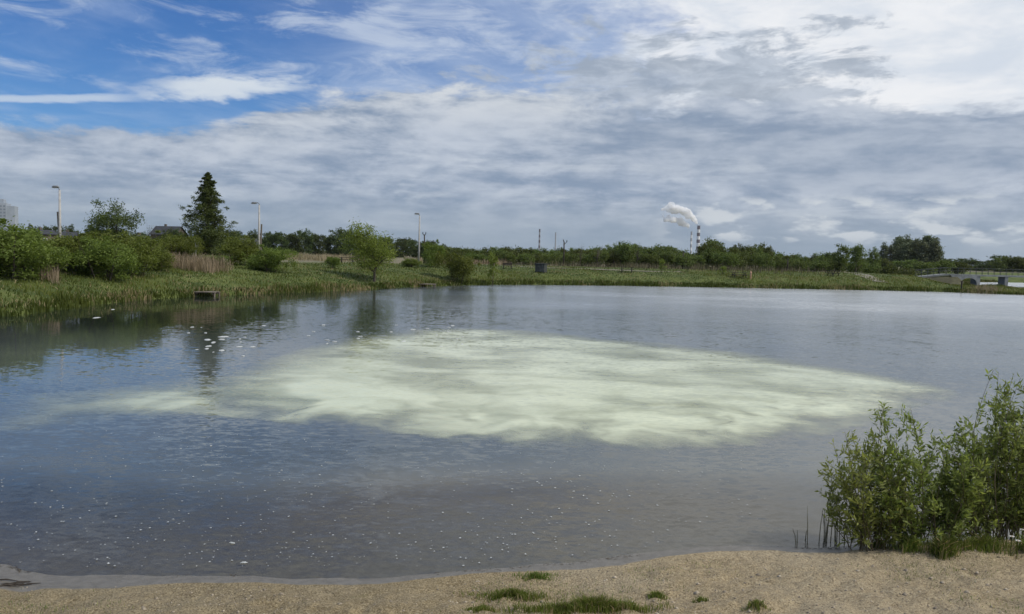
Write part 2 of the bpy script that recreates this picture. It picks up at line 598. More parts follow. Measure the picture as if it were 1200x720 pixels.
def ground_material():
    m = bpy.data.materials.new('ground'); m.use_nodes = True
    t = NT(m.node_tree); t.n.clear()
    pos = X(t, t.node('ShaderNodeNewGeometry').outputs['Position'])
    sand = t.attr('sand'); wet = t.attr('wet'); field = t.attr('field')
    n1 = t.noise(pos, 1.3, 5, 0.6)
    n2 = t.noise(pos, 9.0, 6, 0.7)
    n3 = t.noise(pos, 55.0, 4, 0.7)
    n4 = t.noise(pos, 0.35, 4, 0.6)
    c = t.mix(t.step(n2, 0.30, 0.70), (0.175, 0.134, 0.074), (0.395, 0.318, 0.200))
    c = t.mix(t.step(n1, 0.42, 0.66) * 0.7, c, (0.235, 0.188, 0.110))
    c = t.mix(t.step(n4, 0.42, 0.62) * 0.5, c, (0.36, 0.315, 0.245))
    px_, py_, _ = t.sep(pos)
    c = t.mix(t.step(px_ + (n1 - 0.5) * 4.0, -1.5, 3.5) * 0.35, c, (0.44, 0.375, 0.275))
    c = t.mix(t.step(n3, 0.50, 0.68) * 0.85, c, (0.54, 0.47, 0.35))
    c = t.mix(t.step(n3, 0.50, 0.34) * 0.85, c, (0.070, 0.052, 0.028))
    gs = t.step(t.noise(pos, 2.6, 6, 0.7), 0.60, 0.72)
    c = t.mix(gs * 0.35, c, (0.13, 0.14, 0.055))
    c = t.mix(1.0, c, t.mix(t.step(px_ + (n1 - 0.5) * 4.0, -3.0, 2.5), (0.80, 0.77, 0.66), (1.02, 0.98, 0.88)), 'MULTIPLY')
    wc = t.mix(t.step(n2, 0.3, 0.7), (0.120, 0.108, 0.088), (0.175, 0.160, 0.135))
    wfac = t.math('ADD', wet, (n1 - 0.5) * 0.5, clamp=True)
    wfac = t.step(wfac, 0.25, 0.7)
    c = t.mix(wfac, c, wc)
    g = t.mix(t.step(n4 * 0.6 + n1 * 0.5, 0.42, 0.68), (0.048, 0.070, 0.014), (0.105, 0.128, 0.032))
    g = t.mix(t.step(n2, 0.62, 0.8) * 0.6, g, (0.22, 0.18, 0.10))
    fd = t.mix(t.step(n4, 0.4, 0.6), (0.20, 0.165, 0.11), (0.11, 0.12, 0.055))
    g = t.mix(field, g, fd)
    c = t.mix(sand, g, c)
    b = t.node('ShaderNodeBsdfPrincipled')
    t.put(b.inputs['Base Color'], c)
    t.put(b.inputs['Roughness'], 0.95 - wfac * sand * 0.55)
    b.inputs['Specular IOR Level'].default_value = 0.3
    bp = t.node('ShaderNodeBump')
    t.put(bp.inputs['Strength'], 1.0 - wfac * 0.7)
    bp.inputs['Distance'].default_value = 0.035
    t.put(bp.inputs['Height'], n2 * 0.9 + n3 * 0.6)
    t.l.new(bp.outputs[0], b.inputs['Normal'])
    o = t.node('ShaderNodeOutputMaterial')
    t.l.new(b.outputs[0], o.inputs[0])
    return m


def ripple_normal(t, pos, calm):
    """slope noise in world space -> perturbed normal; calm 0..1 damps it"""
    px_, py_, pz_ = t.sep(pos)
    v1 = t.comb(px_ * 1.0, py_ * 1.9, 0.0)
    a1 = t.noise(v1, 2.2, 3, 0.55, 0.4, out=1)
    a2 = t.noise(t.comb(px_ * 0.8 + py_ * 0.5, py_ * 1.6 - px_ * 0.35, 4.0), 7.5, 2, 0.5, 0.2, out=1)
    a3 = t.noise(pos, 0.5, 2, 0.5, 0.0, out=1)
    x1, y1, _ = t.sep(a1); x2, y2, _ = t.sep(a2); x3, y3, _ = t.sep(a3)
    k = calm
    nx = ((x1 - 0.5) * 0.10 + (x2 - 0.5) * 0.13 + (x3 - 0.5) * 0.03) * k
    ny = ((y1 - 0.5) * 0.17 + (y2 - 0.5) * 0.20 + (y3 - 0.5) * 0.04) * k
    return t.vmath('NORMALIZE', t.comb(nx, ny, 1.0))


def calm_mask(t, pos):
    """wind lanes: rougher on the right and far out, calmer under the left bank"""
    px_, py_, pz_ = t.sep(pos)
    lanes = t.noise(t.comb(px_ * 0.06, py_ * 0.12, 1.0), 1.0, 4, 0.55)
    side = t.step(px_ + py_ * 0.10, -15.0, 2.0)
    k = 0.15 + side * 0.53 + t.step(lanes, 0.35, 0.7) * (0.15 + side * 0.4)
    # ripples too small to resolve far out are carried by the gloss roughness
    far = t.step(py_, 22.0, 66.0)
    right = t.step(px_, -6.0, 9.0)
    rough = 0.02 + far * (0.02 + side * 0.12) + right * 0.06 + t.step(lanes, 0.4, 0.7) * 0.05 * side
    return k * (1.0 - far * 0.15), rough


def water_material():
    m = bpy.data.materials.new('water'); m.use_nodes = True
    t = NT(m.node_tree); t.n.clear()
    pos = X(t, t.node('ShaderNodeNewGeometry').outputs['Position'])
    depth = t.attr('depth')
    calm, rough = calm_mask(t, pos)
    nrm = ripple_normal(t, pos, calm)
    px_, py_, _ = t.sep(pos)
    n = t.noise(pos, 0.16, 4, 0.6)
    body = t.mix(t.step(n, 0.35, 0.65), (0.078, 0.092, 0.089), (0.104, 0.116, 0.107))
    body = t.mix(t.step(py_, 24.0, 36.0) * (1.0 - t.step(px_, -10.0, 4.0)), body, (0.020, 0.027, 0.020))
    body = t.mix(t.step(px_, -2.0, 6.0) * (1.0 - t.step(py_, 12.0, 24.0)) * 0.5, body, (0.150, 0.150, 0.130))  # paler near-right body paints in the bright sky's reflection
    body = t.mix(t.math('MULTIPLY', t.attr('silt'), 0.7 + n, clamp=True), body, (0.215, 0.178, 0.105))
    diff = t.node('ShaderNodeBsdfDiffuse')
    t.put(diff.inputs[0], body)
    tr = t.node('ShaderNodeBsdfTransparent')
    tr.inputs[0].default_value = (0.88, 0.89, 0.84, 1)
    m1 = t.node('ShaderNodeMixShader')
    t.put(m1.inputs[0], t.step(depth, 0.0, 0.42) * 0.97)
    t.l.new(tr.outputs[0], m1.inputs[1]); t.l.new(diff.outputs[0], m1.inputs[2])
    gl = t.node('ShaderNodeBsdfGlossy')
    t.put(gl.inputs['Roughness'], rough)
    gl.inputs['Color'].default_value = (0.95, 0.95, 0.95, 1)
    t.put(gl.inputs['Normal'], nrm)
    fr = t.node('ShaderNodeFresnel')
    fr.inputs['IOR'].default_value = 1.333
    t.put(fr.inputs['Normal'], nrm)
    m2 = t.node('ShaderNodeMixShader')
    t.l.new(fr.outputs[0], m2.inputs[0])
    t.l.new(m1.outputs[0], m2.inputs[1]); t.l.new(gl.outputs[0], m2.inputs[2])
    o = t.node('ShaderNodeOutputMaterial')
    t.l.new(m2.outputs[0], o.inputs[0])
    return m


def plume_material():
    m = bpy.data.materials.new('milky_water'); m.use_nodes = True
    t = NT(m.node_tree); t.n.clear()
    pos = X(t, t.node('ShaderNodeNewGeometry').outputs['Position'])
    px_, py_, pz_ = t.sep(pos)
    e = t.attr('edge')                       # 0 at the rim of the sheet, 1 well inside
    calm, rough = calm_mask(t, pos)
    nrm = ripple_normal(t, pos, calm)
    warp = t.noise(pos, 0.35, 3, 0.5, 0.0, out=1)
    wv = t.vmath('ADD', pos, t.vmath('MULTIPLY', t.vmath('SUBTRACT', warp, (0.5, 0.5, 0.5)), (2.2, 2.2, 0)))
    wx, wy, _ = t.sep(wv)
    n1 = t.noise(t.comb(wx * 0.30 + wy * 0.10, wy * 0.30, 0.0), 1.0, 3, 0.45, 0.3)
    n2 = t.noise(t.comb(wx * 0.85, wy * 0.70, 7.0), 1.1, 3, 0.45, 0.4)
    n3 = t.noise(t.comb(wx * 0.22 - wy * 0.06, wy * 0.55, 2.0), 1.0, 4, 0.5, 0.3)
    near = 1.0 - t.step(py_, 15.0, 24.0)             # billows are crisper in the shallower near part
    a = t.step(e * 1.20 + 0.05 + (n1 - 0.5) * 0.7 + (n2 - 0.5) * (0.15 + near * 1.1) + (n3 - 0.5) * 0.6, -0.02, 1.0)
    bill = t.step(n1 * 0.55 + n2 * (0.10 + near * 0.35) + n3 * 0.30 + (1.0 - near) * 0.14, 0.42, 0.72)
    col = t.mix(bill, (0.365, 0.39, 0.222), (0.66, 0.69, 0.47))
    b = t.node('ShaderNodeBsdfDiffuse')
    t.put(b.inputs[0], col)
    gl = t.node('ShaderNodeBsdfGlossy')
    t.put(gl.inputs['Roughness'], rough)
    gl.inputs['Color'].default_value = (0.95, 0.95, 0.95, 1)
    t.put(gl.inputs['Normal'], nrm)
    fr = t.node('ShaderNodeFresnel')
    fr.inputs['IOR'].default_value = 1.333
    t.put(fr.inputs['Normal'], nrm)
    m2 = t.node('ShaderNodeMixShader')
    t.l.new(fr.outputs[0], m2.inputs[0])
    t.l.new(b.outputs[0], m2.inputs[1]); t.l.new(gl.outputs[0], m2.inputs[2])
    tr = t.node('ShaderNodeBsdfTransparent')
    m3 = t.node('ShaderNodeMixShader')
    thin = 0.16 + 0.84 * t.step(px_ + (n1 - 0.5) * 4.0, -11.3, -6.2)
    t.put(m3.inputs[0], a * t.step(e, 0.0, 0.12) * (0.66 + 0.30 * bill) * thin)
    t.l.new(tr.outputs[0], m3.inputs[1]); t.l.new(m2.outputs[0], m3.inputs[2])
    o = t.node('ShaderNodeOutputMaterial')
    t.l.new(m3.outputs[0], o.inputs[0])
    return m


# ------------------------------------------------------------------ ground and water
def polar_sheet(rs, azs):
    A, Rr = np.meshgrid(azs, rs)
    x = (Rr * np.sin(A)).ravel(); y = (Rr * np.cos(A)).ravel()
    nr, na = len(rs), len(azs)
    i = np.arange(nr - 1)[:, None]; j = np.arange(na - 1)[None, :]
    f = np.stack([i * na + j, i * na + j + 1, (i + 1) * na + j + 1, (i + 1) * na + j], -1).reshape(-1, 4)
    return x, y, f


def build_ground():
    rs = np.concatenate([np.linspace(0.3, 4, 14), np.arange(4.2, 5.8, 0.1), np.arange(5.8, 12.5, 0.045),
                         np.arange(12.6, 36, 0.6), np.arange(36, 112, 0.42), np.geomspace(112.5, 260, 60), np.geomspace(270, 12000, 40)])
    azs = np.radians(np.concatenate([np.arange(-180, -42, 2.0), np.arange(-42, 42, 0.17), np.arange(42, 180.01, 2.0)]))
    x, y, f = polar_sheet(rs, azs)
    z, s, near = terrain(x, y)
    r = np.hypot(x, y)
    z = z + sstep(r, 300, 900) * 0  # flat to the horizon
    sand = near * (1 - sstep(r, 16, 24))
    # mud / wet strip above the waterline
    wetw = 0.17 + 0.20 * fbm(x * .8, y * .8, 3, 21) + 0.55 * np.exp(-(((x + 5.3) / 1.6) ** 2 + ((y - 8.2) / 1.0) ** 2))
    wet = 1 - sstep(s, wetw * 0.75, wetw * 1.35)
    field = sstep(s + 6 * fbm(x * .05, y * .05, 3, 4), 13, 24)
    me = mesh_np('ground', np.stack([x, y, z], -1), f, {'sand': sand, 'wet': wet, 'field': field}, smooth=True)
    g = obj('ground', me, ground_material())
    g['kind'] = 'structure'
    g['label'] = 'sandy near shore and grassy land round the pond'
    return g


def build_water():
    rs = np.concatenate([np.arange(6, 14, 0.12), np.arange(14.2, 40, 0.7), np.arange(41, 215, 1.6)])
    azs = np.radians(np.arange(-75, 75.1, 0.5))
    x, y, f = polar_sheet(rs, azs)
    z, s, near = terrain(x, y)
    keep = (z[f].min(1) < 0.02)
    f = f[keep]
    used = np.unique(f)
    idx = np.full(len(x), -1); idx[used] = np.arange(len(used))
    me = mesh_np('pond_water', np.stack([x[used], y[used], np.zeros(len(used))], -1), idx[f], {'depth': np.maximum(-z[used], 0), 'silt': np.clip(1.1 * np.exp(-(((x[used] - SHOAL[0]) / 3.0) ** 2 + ((y[used] - SHOAL[1]) / 2.1) ** 2)) + .35 * np.exp(-(((x[used] - SHOAL[0] - 4) / 4) ** 2 + ((y[used] - SHOAL[1] - .5) / 2) ** 2)), 0, 1)}, smooth=True)
    w = obj('water', me, water_material())
    w['kind'] = 'structure'
    w['label'] = 'grey-blue rippled pond water reflecting the sky'


def build_plume():
    px = [(-60, 478), (20, 458), (110, 456), (200, 444), (262, 436), (320, 416), (400, 394), (490, 383), (600, 385), (720, 396), (860, 410), (980, 428),
          (1090, 447), (1150, 462), (1100, 478), (1040, 497), (960, 520), (860, 530), (760, 530), (660, 532), (560, 524), (470, 512), (380, 504), (290, 496), (200, 492), (110, 500), (0, 512), (-60, 505)]
    poly = smooth_poly([on_plane(*p) for p in px], 2)
    P = np.array(poly)
    x0, y0 = P.min(0) - .3; x1, y1 = P.max(0) + .3
    gx = np.arange(x0, x1, 0.28); gy = np.arange(y0, y1, 0.28)
    X_, Y_ = np.meshgrid(gx, gy)
    x = X_.ravel(); y = Y_.ravel()
    s = -sdist(x, y, poly)
    nx, ny = len(gx), len(gy)
    i = np.arange(ny - 1)[:, None]; j = np.arange(nx - 1)[None, :]
    f = np.stack([i * nx + j, i * nx + j + 1, (i + 1) * nx + j + 1, (i + 1) * nx + j], -1).reshape(-1, 4)
    f = f[(s[f] > 0).all(1)]
    used = np.unique(f)
    idx = np.full(len(x), -1); idx[used] = np.arange(len(used))
    me = mesh_np('milky_plume', np.stack([x[used], y[used], np.full(len(used), 0.005)], -1), idx[f], {'edge': np.clip(s[used] / 3.6, 0, 1)}, smooth=True)
    o = obj('milky_plume', me, plume_material())
    tag(o, 'pale green milky plume spreading across the pond surface', 'plume', kind='stuff')


build_ground()
build_water()
build_plume()


# ------------------------------------------------------------------ foliage
def leaf_quads(P, rng, L, W, tint, up=0.35, nbias=None):
    """one bent diamond per point; returns verts, faces, tint per vertex"""
    n = len(P)
    d = rng.normal(size=(n, 3)); d[:, 2] += up
    if nbias is not None: d += nbias
    d /= np.linalg.norm(d, axis=1)[:, None] + 1e-9
    e = rng.normal(size=(n, 3))
    e -= (e * d).sum(1)[:, None] * d
    e /= np.linalg.norm(e, axis=1)[:, None] + 1e-9
    L = (L * rng.uniform(.6, 1.35, n))[:, None]; W = (W * rng.uniform(.7, 1.3, n))[:, None]
    nn = np.cross(d, e)
    v = np.stack([P - d * L * .5, P + e * W * .5 + nn * W * .18, P + d * L * .5, P - e * W * .5 + nn * W * .18], 1).reshape(-1, 3)
    f = np.arange(4 * n).reshape(n, 4)
    return v, f, np.repeat(tint, 4)


def crown_points(rng, kind, h, r, ncl):
    """cluster centres with radius"""
    out = []
    if kind == 'cone':
        nb = ncl // 6
        for i in range(nb):                              # boughs, each a short row of clusters
            t = (i + rng.uniform(0, 1)) / nb
            t = t ** 1.15
            a = i * 2.4 + rng.normal() * .3
            ln = r * 1.15 * ((1 - t) ** 0.84 * (0.86 + 0.24 * math.sin(3 * a + 5 * t) + rng.normal() * .22) + .03)
            for k in range(6):
                u = (k + rng.uniform(.1, .9)) / 6
                rise = (.55 * ln * u - .30 * ln * u * u) + rng.normal() * .035 * h * min(1, 2.5 * (1 - t))
                out.append((ln * u * math.cos(a), ln * u * math.sin(a), h * (.01 + .985 * t) + rise, max(.028 * r, (.03 + .13 * (1 - t)) * r * (1.15 - .5 * u))))
    elif kind == 'shrub':
        lobes = [(rng.uniform(-.55, .55) * r, rng.uniform(-.55, .55) * r, h * rng.uniform(.22, .62), r * rng.uniform(.36, .58)) for _ in range(10)]
        for i in range(ncl):
            x, y, z, q = lobes[rng.integers(len(lobes))]
            v = rng.normal(size=3); v /= np.linalg.norm(v); v[2] = abs(v[2]) if rng.random() < .75 else v[2]
            k = q * rng.uniform(.35, 1.0) ** .5
            zz = z + v[2] * k * (h * .42 / q) * .8
            if i % 8 == 0 and ncl > 150:                                # loose shoots standing out of the mound
                zz += h * rng.uniform(.08, .24); k *= 1.15
                out.append((x + v[0] * k, y + v[1] * k, min(h * 1.12, max(.1 * h, zz)), r * rng.uniform(.04, .08)))
                continue
            out.append((x + v[0] * k, y + v[1] * k, max(.06 * h, min(h * 1.02, zz)), r * rng.uniform(.09, .17)))
    elif kind == 'poplar':
        cols = [(rng.uniform(-.6, .6) * r, rng.uniform(-.5, .5) * r, h * rng.uniform(.78, 1.0)) for _ in range(7)]
        for i in range(ncl):
            x, y, hh = cols[rng.integers(len(cols))]
            t = rng.uniform(.12, 1)
            a = rng.uniform(0, 2 * PI)
            k = r * .42 * (1 - abs(t - .5) ** 2 * 3) * rng.uniform(.3, 1)
            out.append((x + k * math.cos(a), y + k * math.sin(a), hh * t, r * rng.uniform(.10, .16)))
    else:                                                # round crown on a trunk
        z0 = h * (0.22 if kind == 'round' else 0.02)
        lobes = [(rng.uniform(-.5, .5) * r, rng.uniform(-.5, .5) * r, rng.uniform(z0 + .12 * h, h * .84), r * rng.uniform(.34, .55)) for _ in range(11 if kind == 'round' else 16)]
        for i in range(ncl):
            x, y, z, q = lobes[rng.integers(len(lobes))]
            v = rng.normal(size=3); v /= np.linalg.norm(v)
            k = q * rng.uniform(.3, 1.0) ** .5
            out.append((x + v[0] * k, y + v[1] * k, min(h, z + v[2] * k * .95), r * rng.uniform(.09, .17)))
    return np.array(out)


def make_plant(name, seed, kind, h, r, ncl, nleaf, L, mat, limbs=14, trunk_r=0.09, bark=None, stems=1, wl=0.45, leafless=False):
    """returns an Empty with trunk and crown; base at the origin"""
    rng = np.random.default_rng(seed)
    cl = crown_points(rng, kind, h, r, ncl)
    per = max(1, nleaf // ncl)
    P = []; T = []
    for x, y, z, q in cl:
        n = max(2, int(per * rng.uniform(.5, 1.5)))
        g = rng.normal(size=(n, 3)) * q * np.array([.75, .75, .6]) + np.array([x, y, z])
        P.append(g)
        T.append(np.clip(rng.normal(rng.uniform(.25, .75), .18, n), 0, 1))
    P = np.concatenate(P); T = np.concatenate(T)
    ok = P[:, 2] > 0.03
    P, T = P[ok], T[ok]
    v, f, tt = leaf_quads(P, rng, L, L * wl, T)
    root = thing(name, None, None, (0, 0, 0))
    mb = MB()
    top = h * (.93 if kind == 'cone' else .72)
    stem_pts = []
    for k in range(stems):
        a = rng.uniform(0, 2 * PI); sp = 0 if stems == 1 else r * .22
        bx, by = sp * math.cos(a), sp * math.sin(a)
        lean = (0, 0) if kind == 'cone' else (rng.normal() * .04 * h, rng.normal() * .04 * h) if stems == 1 else (math.cos(a) * r * .35, math.sin(a) * r * .35)
        pts = [(bx + lean[0] * u ** 1.3 + (rng.normal() * .008 * h if 0 < u < 1 and kind != 'cone' else 0), by + lean[1] * u ** 1.3, -0.1 + (top + .1) * u) for u in np.linspace(0, 1, 6)]
        mb.tube(pts, [trunk_r * (1 - .82 * u) for u in np.linspace(0, 1, 6)], 6)
        stem_pts.append(pts)
    for i in rng.choice(len(cl), min(limbs, len(cl)), replace=False):
        x, y, z, q = cl[i]
        pts = stem_pts[rng.integers(len(stem_pts))]
        u = min(.95, max(.12, (z - .25 * math.hypot(x, y)) / top * rng.uniform(.55, .95)))
        j = u * 5; j0 = min(4, int(j)); w = j - j0
        s0 = Vector(pts[j0]).lerp(Vector(pts[j0 + 1]), w)
        e0 = Vector((x, y, z)); md = s0.lerp(e0, .5) + Vector((0, 0, .08 * (e0 - s0).length))
        tr = trunk_r * (1 - .8 * u) * .55
        mb.tube([s0, md, e0], [tr, tr * .65, tr * .2], 4, caps=False)
    mb.build('trunk', bark or M_bark, root)
    if not leafless:
        obj('crown', mesh_np('crown', v, f, {'tint': tt}), mat, root)
    return root


HOLD = []       # prototypes whose first use moves the prototype itself


class Proto:
    def __init__(s, root, h, r): s.root, s.h, s.r, s.used = root, h, r, False

    def put(s, px, d, top, half, label, cat, group=None, rot=None, name=None, sink=.05):
        """px centre, depth, pixel row of the top, half width in pixels -> an instance that size"""
        o = s.root if not s.used else copy_tree(s.root)
        s.used = True
        p = place(px, d, sink)
        hh = at_depth(px, d, top).z - p.z
        rr = half * d / F_PX
        o.location = p
        o.scale = (rr / s.r, rr / s.r, hh / s.h)
        o.rotation_euler = (0, 0, rot if rot is not None else random.uniform(0, 2 * PI))
        for k in ('label', 'category', 'group'):
            if k in o: del o[k]
        tag(o, label, cat, group)
        return o


random.seed(11)
shrubs = [Proto(make_plant('shrub', 20 + i, 'shrub', 3.2, 2.3, 190, 15000, .16, M_shrub, 22, .05, stems=6), 3.2, 2.45) for i in range(4)]
fars = [Proto(make_plant('treeline_tree', 40 + i, 'full', 6, 2.8, 110, 3800, .36, M_far, 10, .13), 6.0, 2.9) for i in range(4)]
fsh = [Proto(make_plant('treeline_shrub', 50 + i, 'shrub', 4, 3, 90, 3000, .34, M_far, 10, .08, stems=4), 4.0, 3.1) for i in range(3)]
darks = [Proto(make_plant('dark_tree', 60 + i, 'full', 9, 4, 120, 3200, .60, M_dark, 10, .2), 9.0, 4.2) for i in range(3)]
pops = [Proto(make_plant('poplar', 70 + i, 'poplar', 12, 4, 190, 6500, .60, M_poplar, 14, .25), 12.0, 4.2) for i in range(2)]
bares = [Proto(make_plant('bare_sapling', 80 + i, 'round', 5, 1.6, 60, 160, .16, M_twig, 46, .07), 5.0, 1.7) for i in range(2)]


def cyc(lst, i): return lst[i % len(lst)]


# --- the left bank, one by one
P_cone = Proto(make_plant('conical_tree', 101, 'cone', 12, 3.1, 720, 34000, .20, M_conif, 40, .16), 12.0, 3.0)
P_cone.put(244, 78, 203, 36, 'tall dark cone-shaped tree rising above the willow scrub', 'tree')
P_leafy = Proto(make_plant('broadleaf_tree', 102, 'round', 6.5, 3.2, 190, 9500, .21, M_conif, 26, .12), 6.5, 3.3)
P_leafy.put(136, 78, 238, 38, 'rounded dark broadleaf tree standing behind the bank willows near the concrete lamp pole', 'tree')
P_wil = Proto(make_plant('willow_tree', 103, 'round', 5.6, 2.7, 200, 10500, .18, M_willow, 26, .13), 5.6, 2.8)
P_wil.put(439, 75.5, 261, 36, 'bright yellow-green willow tree with dark trunk at the water edge', 'tree')
BK = 'willow shrubs on the grassy bank'
for i, (px, d, top, half, lab) in enumerate([
    (10, 47, 256, 68, 'large rounded willow shrub below the grey apartment tower'),
    (-40, 45, 266, 48, 'willow shrub at the far end of the bank by the apartment tower'),
    (58, 54, 277, 34, 'smaller willow shrub filling the gap under the lamp pole'),
    (98, 55, 266, 50, 'olive green willow shrub just past the lamp pole'),
    (122, 53, 276, 48, 'broad low willow shrub in front of the rounded broadleaf tree'),
    (158, 57, 272, 46, 'willow shrub beside the strip of pale dry reeds'),
    (200, 74, 273, 36, 'willow shrub below the dark roofed house'),
    (204, 72, 276, 32, 'willow shrub with a pale slender stem beside the cone-shaped tree'),
    (276, 73, 274, 32, 'dense willow shrub at the foot of the cone-shaped tree'),
    (248, 70, 298, 22, 'low shrub right in front of the cone-shaped tree trunk'),
    (317, 70, 289, 33, 'low dark green shrub in front of the curved lamp pole'),
    (30, 50, 272, 40, 'willow shrub with loose pale shoots beside the large rounded one'),
    (178, 62, 284, 30, 'low willow shrub at the end of the bank thicket before the reeds'),
    (390, 80, 300, 11, 'small upright bush between picnic table and willow tree'),
    (509, 95, 283, 17, 'dark upright bush next to the straight lamp pole'),
    (537, 86.5, 293, 27, 'rounded low bush on the bank near the fishing platform'),
    (484, 92, 302, 14, 'short bush at the foot of the straight lamp pole'),
]):
    s = cyc(shrubs, i)
    o = s.put(px, d, top, half, lab, 'shrub', BK)
P_young = Proto(make_plant('young_tree', 104, 'round', 3.4, 1.0, 60, 1700, .15, M_willow, 14, .045), 3.4, 1.1)
P_young.put(578, 88, 292, 11, 'thin young tree with light leaves alone on the grassy bank', 'tree')
P_young.put(776, 104, 302, 7, 'young dark stemmed tree beside the picnic table under the taller shrubs', 'tree')
P_young.put(848, 106, 311, 8, 'small young tree standing before the picnic table with the ochre post', 'tree')
bares[0].put(176, 78, 256, 9, 'bare twiggy sapling beside the dark roofed house', 'tree')
bares[1].put(680, 112, 283, 6, 'bare twiggy sapling standing up from the bushy line past the utility pole', 'tree')
bares[0].put(700, 114, 286, 10, 'wide leafless sapling in the bushy line past the twiggy one', 'tree')
bares[1].put(746, 116, 282, 8, 'leafless sapling beside the taller dark shrubs', 'tree')
P_birch = Proto(make_plant('slender_birch', 105, 'round', 5.5, 0.8, 30, 700, .15, M_shrub, 10, .05, bark=M_pale_bark), 5.5, 0.9)
P_birch.put(230, 70, 268, 8, 'slender birch with white stem in front of the cone-shaped tree', 'tree')

# --- treelines: tops traced from the skyline
def interp(pts, x):
    xs, ys = zip(*pts)
    return float(np.interp(x, xs, ys))


SKY = [(270, 272), (290, 270), (305, 274), (325, 272), (350, 271), (362, 270), (372, 274), (388, 276), (396, 270), (406, 267), (414, 270), (430, 279), (455, 276), (470, 280), (480, 276), (488, 282), (500, 281), (508, 280), (518, 286), (530, 288),
       (560, 290), (600, 289), (644, 290), (690, 289), (716, 288), (728, 283), (742, 285), (756, 290), (770, 288), (778, 286), (796, 291), (818, 295), (826, 283), (836, 281), (846, 290), (862, 288), (874, 286), (884, 290),
       (890, 286), (900, 290), (912, 298), (930, 296), (946, 301), (960, 298), (974, 294), (987, 287), (1004, 288), (1010, 302), (1023, 293), (1034, 302), (1110, 304), (1132, 303), (1156, 308), (1174, 300), (1189, 300), (1210, 305)]


def seg(px, table):
    for lim, txt in table:
        if px < lim: return txt
    return table[-1][1]


WOOD = [(312, 'dark distant tree of the wood behind the curved lamp pole'), (352, 'dark distant tree of the wood over the open dry field'), (404, 'dark distant tree of the wood over the picnic table by the willow'),
        (470, 'dark distant tree of the wood hidden behind the bright willow tree'), (999, 'dark distant tree of the wood around the straight lamp pole')]
ROOFS = [(75, 'dark tree behind the brown cabin near the leaning prop'), (115, 'dark tree between lamp pole and broadleaf tree'), (175, 'dark tree behind the rounded broadleaf tree'), (999, 'dark tree by the dark ridged roof')]
HEDGE = [(575, 'behind the rounded low bush'), (615, 'behind the small dark bench'), (655, 'behind the box-shaped shelter'), (715, 'past the one-armed utility pole'), (800, 'behind the young dark stemmed tree'),
         (850, 'below the smoking stacks'), (905, 'behind the ochre post'), (999, 'towards the gravel path')]
for i, px in enumerate(np.arange(262, 520, 7.5)):
    px = float(px) + random.uniform(-2, 2)
    cyc(darks, i).put(px, random.uniform(215, 260), interp(SKY, px) + random.uniform(-1.0, 2.2), random.uniform(10, 14), seg(px, WOOD), 'tree', 'dark trees of the wood beyond the dry field')
for i, px in enumerate(np.arange(40, 262, 13)):
    cyc(darks, i + 1).put(float(px), random.uniform(190, 230), random.uniform(262, 269) + (px - 40) * .02, random.uniform(9, 13), seg(px, ROOFS), 'tree', 'dark trees among the rooftops')
k = 0
for row, (d0, d1, off) in enumerate(((118, 128, 6.0), (132, 150, 0.0))):
    x = 522.0
    while x < 978:
        top = interp(SKY, x) + off + random.uniform(-1.5, 1.2)
        if 806 < x < 823: top = max(top, 295 + off * .5)
        pr = cyc(fsh, k) if (random.random() < .6 or row == 0) else cyc(fars, k)
        pr.put(x, random.uniform(d0, d1), top, random.uniform(13, 20), ('low front bush of the hedge line ', 'taller back bush of the hedge line ')[row] + seg(x, HEDGE), 'bush', 'bushes of the hedge line behind the path')
        x += random.uniform(8, 12); k += 1
for i, (px, d, top, half, lab) in enumerate([
    (731, 120, 281, 18, 'taller dark tree in the hedge line above the shaded picnic table'),
    (836, 150, 279, 19, 'tall rounded tree in the hedge line beside the striped smokestack'),
    (862, 150, 286, 10, 'narrow tree in the hedge line past the rounded tree'),
    (891, 150, 284, 13, 'small-headed tree in the hedge line behind the ochre post'),
    (984, 128, 284, 18, 'dark tree standing over the gravel path by the dark bench'),
    (1003, 132, 286, 14, 'dark tree just past the gravel path'),
    (1023, 150, 291, 11, 'small tree between the gravel path and the poplars'),
    (966, 135, 295, 19, 'low spreading tree at the end of the hedge line'),
]):
    cyc(fars, i).put(px, d, top, half, lab, 'tree')
for i, (px, d, top, half) in enumerate([(1043, 235, 283, 12), (1056, 240, 276, 15), (1073, 245, 274, 17), (1090, 240, 275, 18), (1083, 230, 277, 17), (1066, 232, 282, 15)]):
    cyc(pops, i).put(px, d, top, half, 'tall poplar in the clump behind the footbridge approach', 'tree', 'poplars of the clump behind the footbridge')
for i, (px, d, top, half) in enumerate([(1040, 138, 308, 17), (1058, 136, 312, 17), (1083, 160, 305, 20), (1106, 170, 303, 17), (1022, 142, 306, 17), (1000, 140, 304, 18), (1062, 175, 303, 20), (1036, 170, 302, 16), (1012, 165, 300, 16), (1125, 175, 305, 16)]):
    cyc(fsh, i).put(px, d, top, half, 'low green bush along the footbridge approach', 'bush', 'bushes along the footbridge approach')
for i, px in enumerate(np.arange(1098, 1235, 8.5)):
    px = float(px)
    cyc(darks, i).put(px, random.uniform(240, 290), interp(SKY, px) + random.uniform(-1, 1), random.uniform(11, 15), 'dark tree in the far line beyond the footbridge', 'tree', 'dark trees beyond the footbridge')
for i, (px, top) in enumerate([(1172, 299), (1186, 300), (1196, 301)]):
    cyc(fars, i).put(px, 215, top, 14, 'dark green tree rising over the pontoon behind the footbridge', 'tree', 'trees over the pontoon')


